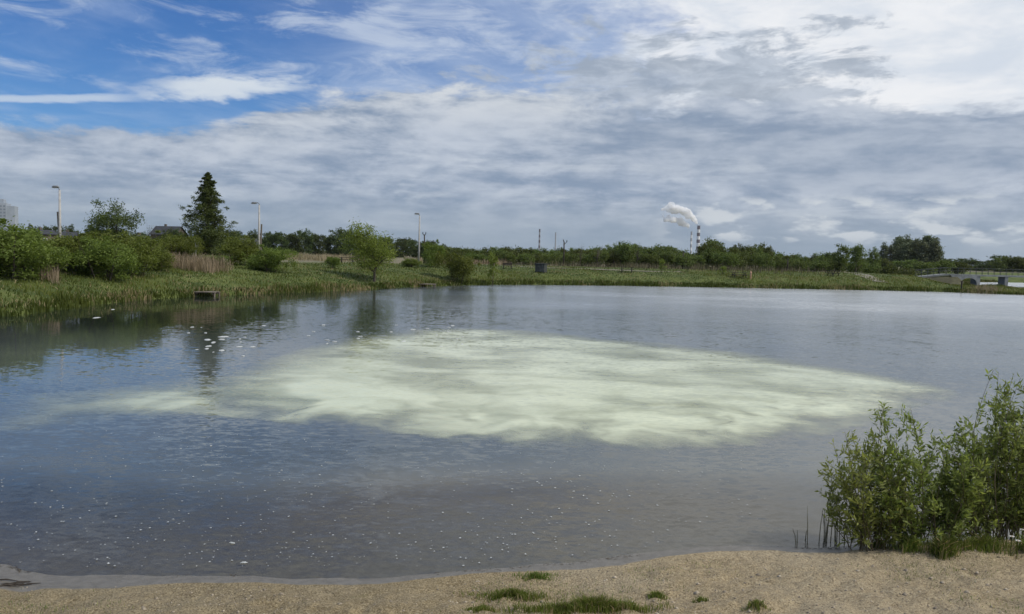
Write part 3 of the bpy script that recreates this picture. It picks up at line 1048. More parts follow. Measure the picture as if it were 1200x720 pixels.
# ------------------------------------------------------------------ grass and reeds
def blades(P, H, Wd, rng, tint, lean=.35, segs=2):
    """tapering bent blades: 2 quads->tri-like strips"""
    n = len(P)
    a = rng.uniform(0, 2 * PI, n); b = rng.uniform(0, 2 * PI, n)
    H = H * rng.uniform(.55, 1.3, n)
    ln = np.abs(rng.normal(0, lean, n)) * H
    w = Wd * rng.uniform(.7, 1.3, n)
    wx, wy = np.cos(a) * w * .5, np.sin(a) * w * .5
    lx, ly = np.cos(b) * ln, np.sin(b) * ln
    z = np.zeros(n)
    base = P - np.array([0, 0, .03])
    v = np.stack([base + np.stack([wx, wy, z], -1), base - np.stack([wx, wy, z], -1),
                  P + np.stack([lx * .35 - wx * .75, ly * .35 - wy * .75, H * .6], -1), P + np.stack([lx * .35 + wx * .75, ly * .35 + wy * .75, H * .6], -1),
                  P + np.stack([lx - wx * .12, ly - wy * .12, H * .97], -1), P + np.stack([lx + wx * .12, ly + wy * .12, H], -1)], 1).reshape(-1, 3)
    k = np.arange(n)[:, None] * 6
    f = np.concatenate([k + np.array([[0, 1, 2, 3]]), k + np.array([[3, 2, 4, 5]])], 0)
    return v, f, np.repeat(tint, 6)


def bank_points(rng, n, smin, smax, x0=-60, x1=120, y0=30, y1=175, power=1.0, keep=None):
    out = []
    tot = 0
    while tot < n:
        m = 200000
        x = rng.uniform(x0, x1, m); y = rng.uniform(y0, y1, m)
        ok = (np.abs(x) < y * .70)
        x, y = x[ok], y[ok]
        z, s, near = terrain(x, y)
        p = (s > smin) & (s < smax)
        w = rng.uniform(0, 1, len(x)) < np.clip(1 - (s - smin) / (smax - smin), 0, 1) ** power
        p &= w
        if keep is not None: p &= keep(x, y, s)
        out.append(np.stack([x[p], y[p], z[p]], -1)); tot += p.sum()
        if p.sum() < 50: break
    return np.concatenate(out)[:n]


def build_bank_grass():
    rng = np.random.default_rng(5)
    P = bank_points(rng, 75000, .25, 16, power=.8)
    pt = fbm(P[:, 0] * .22, P[:, 1] * .22, 4, 31)
    tint = np.clip(.42 + 1.3 * pt + rng.normal(0, .13, len(P)), 0, .84)
    dryp = rng.random(len(P)) < (.09 + .35 * (fbm(P[:, 0] * .4, P[:, 1] * .4, 3, 8) > .28))
    tint[dryp] = 1
    H = .09 + .20 * np.clip(pt + .4, 0, 1)
    v, f, t = blades(P, H, .05, rng, tint, .7)
    o = obj('bank_grass', mesh_np('bank_grass', v, f, {'tint': t}), M_grass)
    tag(o, 'rough green grass covering the far bank of the pond', 'grass', kind='stuff')
    # fringe at the water edge
    P = bank_points(rng, 20000, -.12, .85, power=.3)
    P[:, 2] = np.maximum(P[:, 2], -.05)
    pt = fbm(P[:, 0] * .35, P[:, 1] * .35, 4, 77)
    tint = np.clip(.10 + .6 * pt + rng.normal(0, .15, len(P)), 0, .84)
    dr = rng.random(len(P)) < np.clip(.14 + 1.0 * fbm(P[:, 0] * .3, P[:, 1] * .3, 3, 41), 0, 1)
    tint[dr] = rng.uniform(.93, 1, dr.sum())
    H = .22 + .42 * np.clip(pt + .2, 0, 1)
    v, f, t = blades(P, H, .06, rng, tint, .3)
    o = obj('shore_sedge', mesh_np('shore_sedge', v, f, {'tint': t}), M_grass)
    tag(o, 'fringe of sedge and dead stalks along the far waterline', 'sedge', kind='stuff')


build_bank_grass()


def reed_bed(name, label, pxs, d, h, n, w, seed, mat=None, jitter=.3, cat='reeds'):
    rng = np.random.default_rng(seed)
    um = rng.beta(1.7, 1.7, n); x = pxs[0] + (pxs[1] - pxs[0]) * um; dd = d[0] + (d[1] - d[0]) * rng.beta(1.6, 1.6, n)
    P = np.array([at_depth(a, b) for a, b in zip(x, dd)])
    P[:, 2] = terrain(P[:, 0], P[:, 1])[0]
    pt = fbm(P[:, 0] * .5, P[:, 1] * .5, 3, seed)
    ok = pt > rng.normal(-.12, .18, len(pt))
    P, pt = P[ok], pt[ok]
    H = h * (.45 + .75 * np.clip(pt + .4, 0, 1))
    v, f, t = blades(P, H, w, rng, np.clip(.5 + .6 * pt + rng.normal(0, .25, len(P)), 0, 1), .28)
    o = obj(name, mesh_np(name, v, f, {'tint': t}), mat or M_reed)
    tag(o, label, cat, kind='stuff')


reed_bed('dry_reeds', 'stand of pale dry reeds in front of the cone-shaped tree', (178, 274), (63, 69), 1.15, 2300, .045, 1)
reed_bed('dry_reeds', 'sparse dry reeds between two willow shrubs on the bank', (42, 70), (47, 51), .9, 260, .035, 2)
reed_bed('dry_reeds', 'wide field of brown dry grass before the dark wood', (318, 430), (104, 150), 0.9, 4200, .08, 3)
reed_bed('dry_reeds', 'brown dry grass on both sides of the utility poles', (470, 600), (112, 122), .8, 1500, .08, 4)
reed_bed('dry_reeds', 'brownish tall weeds along the foot of the hedge line', (600, 985), (108, 120), 0.9, 2600, .06, 6, M_twig)
reed_bed('dry_reeds', 'patch of dry reeds on the low spit by the culvert', (1132, 1176), (99, 104), .8, 450, .06, 7)


# ------------------------------------------------------------------ paths
def strip(name, pts, width, label):
    P = [Vector(p) for p in pts]
    v = []; f = []
    for i, p in enumerate(P):
        t = (P[min(i + 1, len(P) - 1)] - P[max(i - 1, 0)]).normalized()
        n = Vector((t.y, -t.x))
        for s in (-.5, 0, .5):
            q = p + n * s * width
            v.append((q.x, q.y, gz(q.x, q.y) + .05))
    for i in range(len(P) - 1):
        for k in (0, 1):
            a = i * 3 + k
            f.append((a, a + 1, a + 4, a + 3))
    me = bpy.data.meshes.new(name); me.from_pydata(v, [], f); me.update()
    o = obj(name, me, M_path)
    o['kind'] = 'structure'; o['label'] = label


strip('path', [at_depth(px, d).to_2d() for px, d in [(560, 104), (600, 104), (640, 104), (680, 105), (720, 106), (760, 107), (800, 108)]], 0.8, 'narrow gravel path along the top of the far bank')
strip('path', [at_depth(px, d).to_2d() for px, d in [(1034, 106), (1022, 109), (1010, 113), (1002, 119), (992, 128)]], 2.2, 'gravel path climbing from the far shore towards the hedge')


# ------------------------------------------------------------------ lamp poles and utility poles
def lamp_pole(px, d, top, label, hook, prop):
    p = place(px, d, .1)
    h = at_depth(px, d, top).z - p.z
    t = thing('lamp_pole', label, 'lamp pole', p, 0, 'concrete lamp poles on the far bank')
    MB().tube([(0, 0, 0), (0, 0, h * .5), (0.02, 0, h - .15)], [.14, .115, .085], 10).build('pole', M_concrete, t, smooth=True)
    s = -1
    if hook == 'curve':
        pts = [(0.02 + s * .0, 0, h - .2), (0.02, 0, h - .02), (s * .15, 0, h + .12), (s * .38, 0, h + .10)]
        MB().tube(pts, .045, 6).build('arm', M_metal, t, smooth=True)
        hx, hz = s * .55, h + .06
    else:
        MB().tube([(0.02, 0, h - .18), (s * .05, 0, h + .02), (s * .30, 0, h + .12)], .045, 6).build('arm', M_metal, t, smooth=True)
        hx, hz = s * .35, h + .12
    MB().tube([(hx + .34, 0, hz + .0), (hx + .22, 0, hz + .03), (hx - .2, 0, hz + .02), (hx - .33, 0, hz - .03)], [.04, .10, .12, .05], 8).build('lamp_head', M_metal, t, smooth=True)
    MB().box(hx - .24, hx + .12, -.07, .07, hz - .115, hz - .08).build('lens', M_white, t)
    if prop:
        ph, off = prop
        MB().tube([(off, .1, 0), (off, .12, ph * .6), (off * 1.5, .1, ph)], [.11, .10, .09], 7).build('wooden_prop', M_wood, t)
        MB().box(min(0, off), max(0, off), -.02, .22, ph * .72, ph * .76).build('clamp_band', M_dark_metal, t)
    return t


lamp_pole(70.5, 72, 221, 'concrete lamp pole with stub lamp and leaning wooden prop among willow shrubs', 'stub', (4.6, -.16))
lamp_pole(303.5, 88, 239, 'concrete lamp pole with curved lamp arm beside the cone-shaped tree scrub', 'curve', (4.4, .18))
lamp_pole(491, 104, 252, 'straight concrete lamp pole between willow tree and dark bush', 'stub', None)


def utility_pole(px, d, top, label, arms):
    p = place(px, d, .1)
    h = at_depth(px, d, top).z - p.z
    t = thing('utility_pole', label, 'utility pole', p, R(8))
    MB().tube([(0, 0, 0), (.03, 0, h * .6), (0, 0, h)], [.13, .11, .08], 7).build('pole', M_dark_wood, t, smooth=True)
    for (x0, z0, x1, z1) in arms:
        MB().tube([(x0, 0, h + z0), (x1, 0, h + z1)], .05, 5).build('arm', M_dark_metal, t)
        MB().tube([(x1, 0, h + z1 - .03), (x1, 0, h + z1 + .12), (x1, 0, h + z1 + .24)], [.06, .08, .04], 6).build('insulator', M_dark_metal, t)
    return t


utility_pole(497, 112, 275, 'short dark utility pole with forked top next to straight lamp pole', [(0, -.2, -.22, .1), (0, -.2, .2, .12)])
utility_pole(660.5, 113, 283, 'dark utility pole with one raised arm standing by the hedge line', [(0, -.5, .42, -.06), (0, -.2, -.08, .02)])
utility_pole(800.5, 118, 296, 'thin pole standing in front of the hedge near the smokestacks', [(0, -.15, .1, 0)])
utility_pole(923, 120, 305, 'thin pole standing in front of the hedge past the ochre post', [(0, -.15, .1, 0)])


# ------------------------------------------------------------------ platforms, tables, small things
def fishing_platform(px, d, zt, w, dep, label, post):
    p = at_depth(px, d)
    t = thing('fishing_platform', label, 'platform', (p.x, p.y, 0))
    n = 6
    for i in range(n):
        y0 = -dep / 2 + dep * i / n
        MB().box(-w / 2 + (i % 2) * .03, w / 2 - (i % 3) * .03, y0 + .012, y0 + dep / n - .012, zt - .05, zt).build('plank', M_wood, t)
    for sx in (-1, 1):
        MB().box(sx * w * .38 - .05, sx * w * .38 + .05, -dep / 2 + .02, dep / 2 - .02, zt - .16, zt - .052).build('beam', M_dark_wood, t)
        for sy in (-1, 1):
            top = zt - .055 if not (post and sx < 0 and sy > 0) else zt + .35
            xx = sx * w * .38 + sx * .11; yy = sy * dep * .4
            MB().tube([(xx, yy, gz(p.x + xx, p.y + yy) - .15), (xx, yy, top)], .055, 7).build('post', M_wood if sx > 0 else M_dark_wood, t)
    return t


pz = on_plane(243, 347)
fishing_platform(243, pz[1] - .3, .34, 1.5, 1.1, 'small wooden fishing platform on posts below the dry reeds', False)
pz = on_plane(499, 336)
fishing_platform(499, pz[1] - .3, .30, 2.3, 1.3, 'wooden fishing platform with a raised corner post below the straight lamp pole', True)


def picnic_table(px, d, w, label, rz=0.1):
    p = place(px, d, .02)
    t = thing('picnic_table', label, 'picnic table', p, rz, 'picnic tables on the far bank')
    for i in range(4):
        MB().box(-w / 2, w / 2, -.36 + i * .18, -.36 + i * .18 + .165, .70, .745).build('table_plank', M_dark_wood, t)
    for sy in (-1, 1):
        MB().box(-w / 2, w / 2, sy * .68 - .14, sy * .68 + .14, .42, .465).build('bench_seat', M_dark_wood, t)
    for sx in (-1, 1):
        x = sx * w * .36
        for sy in (-1, 1):
            MB().tube([(x, sy * .62, 0), (x, sy * .22, .70)], .055, 4).build('leg', M_dark_wood, t)
        MB().box(x - .03, x + .03, -.80, .80, .34, .418).build('crossbar', M_dark_wood, t)
    return t


picnic_table(407, 96, 1.9, 'dark picnic table beside the bright willow tree', .15)
picnic_table(735, 104, 1.8, 'dark picnic table under the taller shrubs of the hedge line', -.1)
picnic_table(867, 104, 2.1, 'dark picnic table next to the pointed ochre post', .05)
picnic_table(977, 110, 1.3, 'dark picnic table where the gravel path begins', .3)

p = place(880.5, 104, .05)
t = thing('marker_post', 'pointed ochre marker post at the end of a dark picnic table', 'post', p)
MB().tube([(0, 0, 0), (0, 0, .85)], [.11, .10], 6).build('post', M_ochre, t)
MB().tube([(0, 0, .852), (0, 0, 1.15)], [.16, .02], 6).build('pointed_cap', M_ochre, t)

# dark box on the bank by the path
p = place(634.5, 99, .04)
t = thing('storage_box', 'dark box-shaped shelter with grey front panel beside the path', 'box', p, R(-24))
MB().box(-.62, .62, -.50, .50, .12, 1.12).build('body', M_dark_metal, t)
MB().box(-.55, .55, -.530, -.502, .20, 1.04).build('front_panel', M_conc_dark, t)
MB().box(-.70, .70, -.58, .58, 1.122, 1.20).build('lid', M_dark_metal, t)
for sx in (-1, 1):
    for sy in (-1, 1):
        MB().box(sx * .54 - .05, sx * .54 + .05, sy * .42 - .05, sy * .42 + .05, -.05, .118).build('foot', M_dark_metal, t)
p = place(595, 100, .04)
t = thing('bench', 'small dark bench on the bank near the lone young tree', 'bench', p, R(5))
for i in range(3):
    MB().box(-.62, .62, -.2 + i * .14, -.2 + i * .14 + .12, .42, .46).build('seat_plank', M_dark_wood, t)
MB().box(-.62, .62, .215, .255, .52, .80).build('backrest', M_dark_wood, t)
for sx in (-1, 1):
    MB().box(sx * .5 - .05, sx * .5 + .05, -.18, .2, 0, .418).build('leg', M_dark_wood, t)
    MB().box(sx * .5 - .03, sx * .5 + .03, .262, .30, .2, .82).build('back_post', M_dark_wood, t)


# ------------------------------------------------------------------ footbridge, culvert, pontoon
def footbridge():
    d = 142.0
    deck_z = at_depth(1120, d, 321.5).z
    x0 = at_depth(1070, d).x; xa = at_depth(1119, d).x; x1 = at_depth(1240, d).x
    za = at_depth(1070, d, 324.5).z
    t = thing('footbridge', 'concrete footbridge with long metal railing crossing to the pontoon', 'footbridge', (xa, d, 0))
    g0 = gz(x0, d) - .4
    # sloping approach deck and level deck
    def prism(xs, zs, th, y0, y1):
        mb = MB(); n = len(xs)
        for x, z in zip(xs, zs):
            for (yy, zz) in ((y0, z - th), (y1, z - th), (y1, z), (y0, z)):
                mb.v.append((x - xa, yy, zz))
        for i in range(n - 1):
            for k in range(4):
                k2 = (k + 1) % 4
                mb.f.append((i * 4 + k, (i + 1) * 4 + k, (i + 1) * 4 + k2, i * 4 + k2))
        mb.f.append((0, 1, 2, 3)); mb.f.append(tuple((n - 1) * 4 + q for q in (3, 2, 1, 0)))
        return mb
    prism([x0, xa - 2, x1], [za, deck_z, deck_z], .28, -1.1, 1.1).build('deck', M_conc_wall, t)
    # railings
    n = 24
    for sy in (-1.0, 1.0):
        tops = []
        for i in range(n + 1):
            x = x0 + (x1 - x0) * i / n
            z = float(np.interp(x, [x0, xa - 2, x1], [za, deck_z, deck_z]))
            MB().tube([(x - xa, sy, z - .02), (x - xa, sy, z + 1.10)], .032, 5).build('railing_post', M_rail, t)
            tops.append((x - xa, sy, z))
        for hh, rr in ((1.12, .04), (.62, .025)):
            MB().tube([(a, b, c + hh) for a, b, c in tops], rr, 5).build('rail', M_rail, t)
    # abutment with wing wall and culvert opening, built of two cheeks and a lintel
    MB().box(-.2, .5, -1.05, 1.05, -.6, deck_z - .285).build('abutment', M_conc_wall, t)
    mb = MB()
    mb.v += [(-1.6, -1.45, deck_z - .05), (.6, -1.45, deck_z - .05), (.6, -1.45, .15), (-.2, -1.45, .15), (-1.6, -1.15, deck_z - .05), (.6, -1.15, deck_z - .05), (.6, -1.15, .15), (-.2, -1.15, .15)]
    mb.f += [(0, 3, 2, 1), (4, 5, 6, 7), (0, 1, 5, 4), (1, 2, 6, 5), (2, 3, 7, 6), (3, 0, 4, 7)]
    mb.build('wing_wall', M_conc_wall, t)
    for xx in (3.9, 9.0, 14.5, 20.0):
        MB().box(xx - .3, xx + .3, -1.0, 1.0, -.8, deck_z - .285).build('pier', M_conc_wall, t)
    # arched spandrel over the first bay
    mb = MB(); N = 14; xl, xr = .62, 3.58
    for i in range(N + 1):
        u = i / N; x = xl + (xr - xl) * u
        zz = .35 + (deck_z - .62 - .35) * math.sqrt(max(0, 1 - (2 * u - 1) ** 2))
        for yy in (-1.12, -.92):
            mb.v += [(x, yy, zz), (x, yy, deck_z - .285)]
    for i in range(N):
        a = i * 4; b = a + 4
        mb.f += [(a, b, b + 1, a + 1), (a + 2, a + 3, b + 3, b + 2), (a, a + 2, b + 2, b), (a + 1, b + 1, b + 3, a + 3)]
    mb.build('arch', M_conc_wall, t)


footbridge()
# earth dam under the approach
dz_ = at_depth(1120, 142, 321.5).z
mb = MB()
xl = at_depth(1062, 142).x; xr = at_depth(1118, 142).x
for x, k in ((xl, .75), (xr, 1.0), (xr + .6, .2)):
    zt = dz_ * k - .42
    mb.v += [(x, 136.5, -.3), (x, 140.7, zt), (x, 143.3, zt), (x, 147, -.3)]
for i in (0, 4):
    mb.f += [(i, i + 4, i + 5, i + 1), (i + 1, i + 5, i + 6, i + 2), (i + 2, i + 6, i + 7, i + 3)]
mb.f += [(8, 9, 10, 11), (3, 2, 1, 0)]
o = mb.build('embankment', plain('embankment_earth', (0.075, 0.072, 0.04), .95, .4, 1.5, .5))
tag(o, 'dark earth embankment carrying the footbridge approach', 'embankment')

p = at_depth(1190, 150)
t = thing('pontoon', 'long low pontoon with pale deck and a dark block for its shade under the footbridge', 'pontoon', (p.x, 132, 0))
zt = at_depth(1185, 132, 323.0).z
MB().box(-2.9, 9, -1.2, 1.2, zt - .10, zt).build('deck', M_white, t)
MB().box(-2.75, 9, -1.1, 1.1, zt - .62, zt - .102).build('under_deck_shade', M_dark_metal, t)  # dark block put in for the shadow beneath the deck
for xx in (-2.4, 0, 2.6, 5.2, 7.8):
    MB().tube([(xx, -.7, -1.6), (xx, -.7, zt - .625)], .12, 7).build('pile', M_dark_metal, t)

p = place(1128.3, 103, .1)
t = thing('mooring_post', 'dark upright post on the low spit before the culvert', 'post', p)
MB().tube([(0, 0, 0), (0, 0, 1.15)], [.10, .09], 8).build('post', M_dark_wood, t)
MB().box(-.16, .16, -.16, .16, 1.151, 1.22).build('cap', M_dark_wood, t)


def van(px, d, label, rz):
    p = place(px, d, 0)
    t = thing('parked_van', label, 'van', p, rz, 'white vans parked beyond the footbridge')
    mb = MB(); prof = [(-2.3, .35), (2.3, .35), (2.35, .95), (1.75, 1.15), (1.15, 1.95), (-2.3, 2.0)]
    for yy in (-.9, .9):
        mb.v += [(x, yy, z) for x, z in prof]
    n = len(prof)
    mb.f += [tuple(range(n)), tuple(range(2 * n - 1, n - 1, -1))] + [(i, i + n, (i + 1) % n + n, (i + 1) % n) for i in range(n)]
    mb.build('body', M_white, t)
    MB().box(.2, 1.2, -.915, -.903, 1.2, 1.75).build('side_window', M_glass, t)
    for xx in (-1.5, 1.5):
        for yy in (-.82, .82):
            MB().tube([(xx, yy - .11, .34), (xx, yy + .11, .34)], .34, 12).build('wheel', M_rubber, t)


van(1190.5, 300, 'white van parked beyond the footbridge', R(95))
van(1201, 300, 'white van parked beyond the footbridge', R(70))


# ------------------------------------------------------------------ houses, tower, chimneys
def house(px, d, eave, ridge, w, dep, label, wall, rz, pale_gable=False):
    p = place(px, d, .1)
    t = thing('house', label, 'house', p, rz)
    he = at_depth(px, d, eave).z - p.z; hr = at_depth(px, d, ridge).z - p.z
    MB().box(-w / 2, w / 2, -dep / 2, dep / 2, 0, he).build('wall', wall, t)
    mb = MB()
    for x in (-w / 2, w / 2):
        mb.v += [(x, -dep / 2, he + .002), (x, dep / 2, he + .002), (x, 0, hr - .06)]
    mb.f += [(0, 2, 1), (3, 4, 5), (0, 1, 4, 3), (0, 3, 5, 2), (1, 2, 5, 4)]
    mb.build('gable', wall, t)
    ov = .35
    rf = MB(); m2 = (hr - he) / (dep / 2)
    for s in (-1, 1):
        n = len(rf.v)
        for x in (-w / 2 - ov, w / 2 + ov):
            rf.v += [(x, 0, hr + .02), (x, s * (dep / 2 + ov), he - ov * m2 + .02), (x, s * (dep / 2 + ov), he - ov * m2 + .16), (x, 0, hr + .17)]
        rf.f += [(n, n + 4, n + 5, n + 1), (n + 1, n + 5, n + 6, n + 2), (n + 2, n + 6, n + 7, n + 3), (n, n + 1, n + 2, n + 3), (n + 4, n + 7, n + 6, n + 5)]
    r = rf.build('roof', M_roof, t)
    MB().box(-w * .22, -w * .22 + .5, .3, .8, he, hr + .7).build('chimney', M_brown_wall, r)
    for xx in (-w * .28, w * .22):
        wi = MB().box(xx - .45, xx + .45, -dep / 2 - .05, -dep / 2 - .003, he * .45, he * .45 + 1.1).build('window', M_white, t)
        MB().box(xx - .37, xx + .37, -dep / 2 - .07, -dep / 2 - .052, he * .45 + .08, he * .45 + 1.02).build('pane', M_glass, wi)
    MB().box(-.05, .85, -dep / 2 - .06, -dep / 2 - .003, 0, 2.0).build('door', M_dark_wood, t)
    return t


house(198, 205, 275, 266, 6.6, 6, 'house with dark ridged roof peeking over the willow scrub', M_brown_wall, R(-6))
house(167, 150, 283, 277, 2.4, 3.0, 'small brown gabled house behind the bare twiggy sapling', M_brown_wall, R(78))
house(52, 165, 274.5, 270.5, 3.4, 3.4, 'brown cabin with gabled roof behind the concrete lamp pole prop', M_brown_wall, R(64))
house(81, 175, 277, 273, 3.0, 3.0, 'low pale cabin showing between lamp pole and broadleaf tree', M_pale_wall, R(20))
house(291, 128, 291, 281, 2.2, 2.6, 'little dark shed at the edge of the scrub by the curved lamp pole', M_dark_wood, R(30))

d = 760
p = place(4, d, .2)
t = thing('apartment_tower', 'grey high-rise apartment tower rising far beyond the willow shrubs', 'tower', p, R(20))
htop = at_depth(4, d, 239).z
MB().box(-17, 5.0, -8, 8, 0, htop - 1.5).build('wall', M_tower, t)
MB().box(5.002, 11.5, -7, 7, 0, htop - 4).build('side_wing', M_tower, t)
MB().box(-8, 2, -5, 5, htop - 1.495, htop + 2.4).build('roof_house', M_tower, t)
nf = int((htop - 4) // 3.1)
wm = None
for i in range(nf):
    for k in range(7):
        x = -15.6 + k * 3.0
        b = MB().box(x, x + 1.7, -8.15, -8.02, 2 + i * 3.1, 3.5 + i * 3.1) if wm is None else None
        if wm is None:
            wm = b.mesh('window'); wm.materials.append(M_tower_dark); w0 = (x, 2 + i * 3.1)
        obj('window', wm, None, t, (x - w0[0], 0, 2 + i * 3.1 - w0[1]))


def stripe_material(name, dark, light, bands, phase):
    m = bpy.data.materials.new(name); m.use_nodes = True
    t = NT(m.node_tree); t.n.clear()
    n = t.noise(t.node('ShaderNodeTexCoord').outputs['Object'], .08, 4, .6)
    b = t.node('ShaderNodeBsdfPrincipled')
    t.put(b.inputs['Base Color'], t.mix(n, tuple(c * .8 for c in light), tuple(c * 1.1 for c in light)))
    b.inputs['Roughness'].default_value = .8
    o = t.node('ShaderNodeOutputMaterial'); t.l.new(b.outputs[0], o.inputs[0])
    return m


M_stack_l = plain('stack_pale', (0.80, 0.80, 0.80), .8, .1, .05)
M_stack_d = plain('stack_dark', (0.10, 0.075, 0.085), .8, .1, .05)
M_stack_g = plain('stack_grey', (0.34, 0.35, 0.37), .8, .1, .05)


def smokestack(px, d, top, base_w, nb, label, dark_first, light, darkm):
    p = place(px, d, 1)
    h = at_depth(px, d, top).z - p.z
    t = thing('smokestack', label, 'smokestack', p)
    r0, r1 = base_w / 2, base_w / 2 * .72
    for i in range(nb):
        a, b = i / nb, (i + 1) / nb - (.0006)
        m = darkm if (nb - 1 - i) % 2 == (0 if dark_first else 1) else light
        MB().tube([(0, 0, h * a), (0, 0, h * b)], [r0 + (r1 - r0) * a, r0 + (r1 - r0) * b], 20).build('band', m, t, smooth=False)
    MB().tube([(0, 0, h + .01), (0, 0, h + 1.6)], [r1 * 1.12, r1 * 1.12], 20).build('rim', darkm, t)
    return t, h


st1, h1 = smokestack(817.3, 3300, 265, 17, 10, 'thick dark and white banded smokestack giving off white smoke', True, M_stack_l, M_stack_d)
st2, h2 = smokestack(809.2, 3400, 272, 10, 9, 'thinner grey banded smokestack beside the thick smoking one', True, M_stack_l, M_stack_g)
smokestack(631.7, 3600, 269, 9.5, 10, 'dark banded smokestack standing alone far behind the hedge', True, M_stack_g, M_stack_d)
smokestack(650.5, 3700, 273, 8, 7, 'slim grey smokestack next to the lone dark banded one', True, M_stack_g, M_stack_g)


# ------------------------------------------------------------------ smoke
def smoke(name, pts, label, seed):
    """pts: (px, py, radius_px) along the drift, all at one depth"""
    rng = np.random.default_rng(seed)
    d = 3300
    bm = bmesh.new()
    for (x, y, r), (x2, y2, r2) in zip(pts[:-1], pts[1:]):
        for k in range(7):
            u = k / 7
            c = at_depth(x + (x2 - x) * u + rng.normal() * r * .35, d + rng.normal() * r * 2, y + (y2 - y) * u + rng.normal() * r * .35)
            rr = (r + (r2 - r) * u) * d / F_PX * rng.uniform(.45, .8)
            bmesh.ops.create_icosphere(bm, subdivisions=2, radius=rr, matrix=Matrix.Translation(c))
    me = bpy.data.meshes.new(name); bm.to_mesh(me); bm.free()
    o = obj(name, me)
    rm = o.modifiers.new('merge', 'REMESH'); rm.mode = 'VOXEL'; rm.voxel_size = 2.2; rm.use_smooth_shade = True
    m = bpy.data.materials.new('smoke'); m.use_nodes = True
    t = NT(m.node_tree); t.n.clear()
    pos = X(t, t.node('ShaderNodeTexCoord').outputs['Object'])
    n = t.noise(pos, .05, 5, .6)
    v = t.node('ShaderNodeVolumePrincipled')
    v.inputs['Color'].default_value = (.985, .985, .985, 1)
    t.put(v.inputs['Density'], t.step(n, .27, .72) * .26)
    v.inputs['Anisotropy'].default_value = 0.0
    out = t.node('ShaderNodeOutputMaterial'); t.l.new(v.outputs[0], out.inputs['Volume'])
    me.materials.append(m)
    tag(o, label, 'smoke', kind='stuff')


smoke('smoke', [(817.6, 263, 1.6), (815.5, 259, 3.0), (811, 254, 4.6), (805, 250, 5.2), (798, 245, 6.2), (790, 243, 6.0), (783, 244, 4.2), (776, 247, 2.6)], 'white smoke drifting away from the thick banded smokestack', 3)
smoke('smoke', [(808.5, 269, 1.2), (805, 264, 3.2), (799, 261, 4.6), (791, 259, 5.0), (783, 257, 4.2), (775, 253, 2.4)], 'lower white smoke trail drifting from the thinner smokestack', 4)


# ------------------------------------------------------------------ foreground willow bushes
def near_bush(name, label, stems, seed):
    rng = np.random.default_rng(seed)
    base0 = None
    mb = MB(); P = []; D = []; T = []
    for (bx, by, tx, ty, dd) in stems:
        gx_, gy_ = on_plane(bx, by, .12)
        g = Vector((gx_, gy_, gz(gx_, gy_)))
        if base0 is None: base0 = g.copy()
        tip = at_depth(tx, gy_ + dd, ty)
        n = 8
        stem_t = rng.normal() * .16
        bend = Vector((rng.normal() * .10, rng.normal() * .10, 0))
        pts = []
        for i in range(n + 1):
            u = i / n
            q = g.lerp(tip, u)
            q += Vector(((tip.x - g.x) * (u ** 1.5 - u) * .6, (tip.y - g.y) * (u ** 1.5 - u) * .6, 0)) + bend * math.sin(PI * u)
            pts.append(q)
        Ls = (tip - g).length
        r0 = .0045 + .0035 * Ls / 2
        mb.tube([tuple(q - base0) for q in [g - Vector((0, 0, .06))] + pts[1:]], [r0 * (1 - .8 * i / n) for i in range(n + 1)], 5)
        def add_leaves(a, b, cnt, spread):
            ax = (b - a)
            L_ = ax.length
            axn = ax / max(L_, 1e-6)
            for k in range(cnt):
                u = (k + rng.uniform(0, 1)) / cnt
                p0 = a.lerp(b, u)
                sd = Vector(rng.normal(size=3)); sd -= axn * sd.dot(axn)
                if sd.length < 1e-3: continue
                sd.normalize()
                dr = (axn * .75 + sd * .85 + Vector((0, 0, .05))).normalized()
                P.append(p0); D.append(dr); T.append(min(1, max(0, rng.normal(.42 + .25 * u + stem_t, .2))))
        # side twigs
        nt = int(4 + Ls * 8)
        for k in range(nt):
            u = rng.uniform(.06, .95)
            j = u * n; j0 = min(n - 1, int(j))
            a = pts[j0].lerp(pts[j0 + 1], j - j0)
            ax = (pts[j0 + 1] - pts[j0]).normalized()
            sd = Vector(rng.normal(size=3)); sd -= ax * sd.dot(ax); sd.normalize()
            ln = rng.uniform(.10, .34) * (1.15 - .6 * u)
            b = a + (ax * .8 + sd * .75).normalized() * ln + Vector((0, 0, .05 * ln))
            mb.tube([tuple(a - base0), tuple(b - base0)], [r0 * .35, r0 * .12], 3, caps=False)
            add_leaves(a, b, int(5 + ln * 30), .5)
        add_leaves(pts[int(n * .6)], pts[n], int(10 + Ls * 7), .4)
    P = np.array(P); D = np.array(D); T = np.array(T)
    n = len(P)
    L = rng.uniform(.036, .100, n)[:, None]; W = L * rng.uniform(.24, .36, n)[:, None]
    e = np.cross(D, rng.normal(size=(n, 3))); e /= np.linalg.norm(e, axis=1)[:, None] + 1e-9
    nn = np.cross(D, e)
    P = P - np.array(base0)
    v = np.stack([P, P + D * L * .45 + e * W * .5 + nn * W * .12, P + D * L - nn * L * .12, P + D * L * .45 - e * W * .5 + nn * W * .12], 1).reshape(-1, 3)
    f = np.arange(4 * n).reshape(n, 4)
    t = thing(name, label, 'bush', base0)
    mb.build('stems', M_stem, t)
    obj('leaves', mesh_np('leaves', v, f, {'tint': np.repeat(T, 4)}), M_bush, t)
    return n


rng = np.random.default_rng(77)


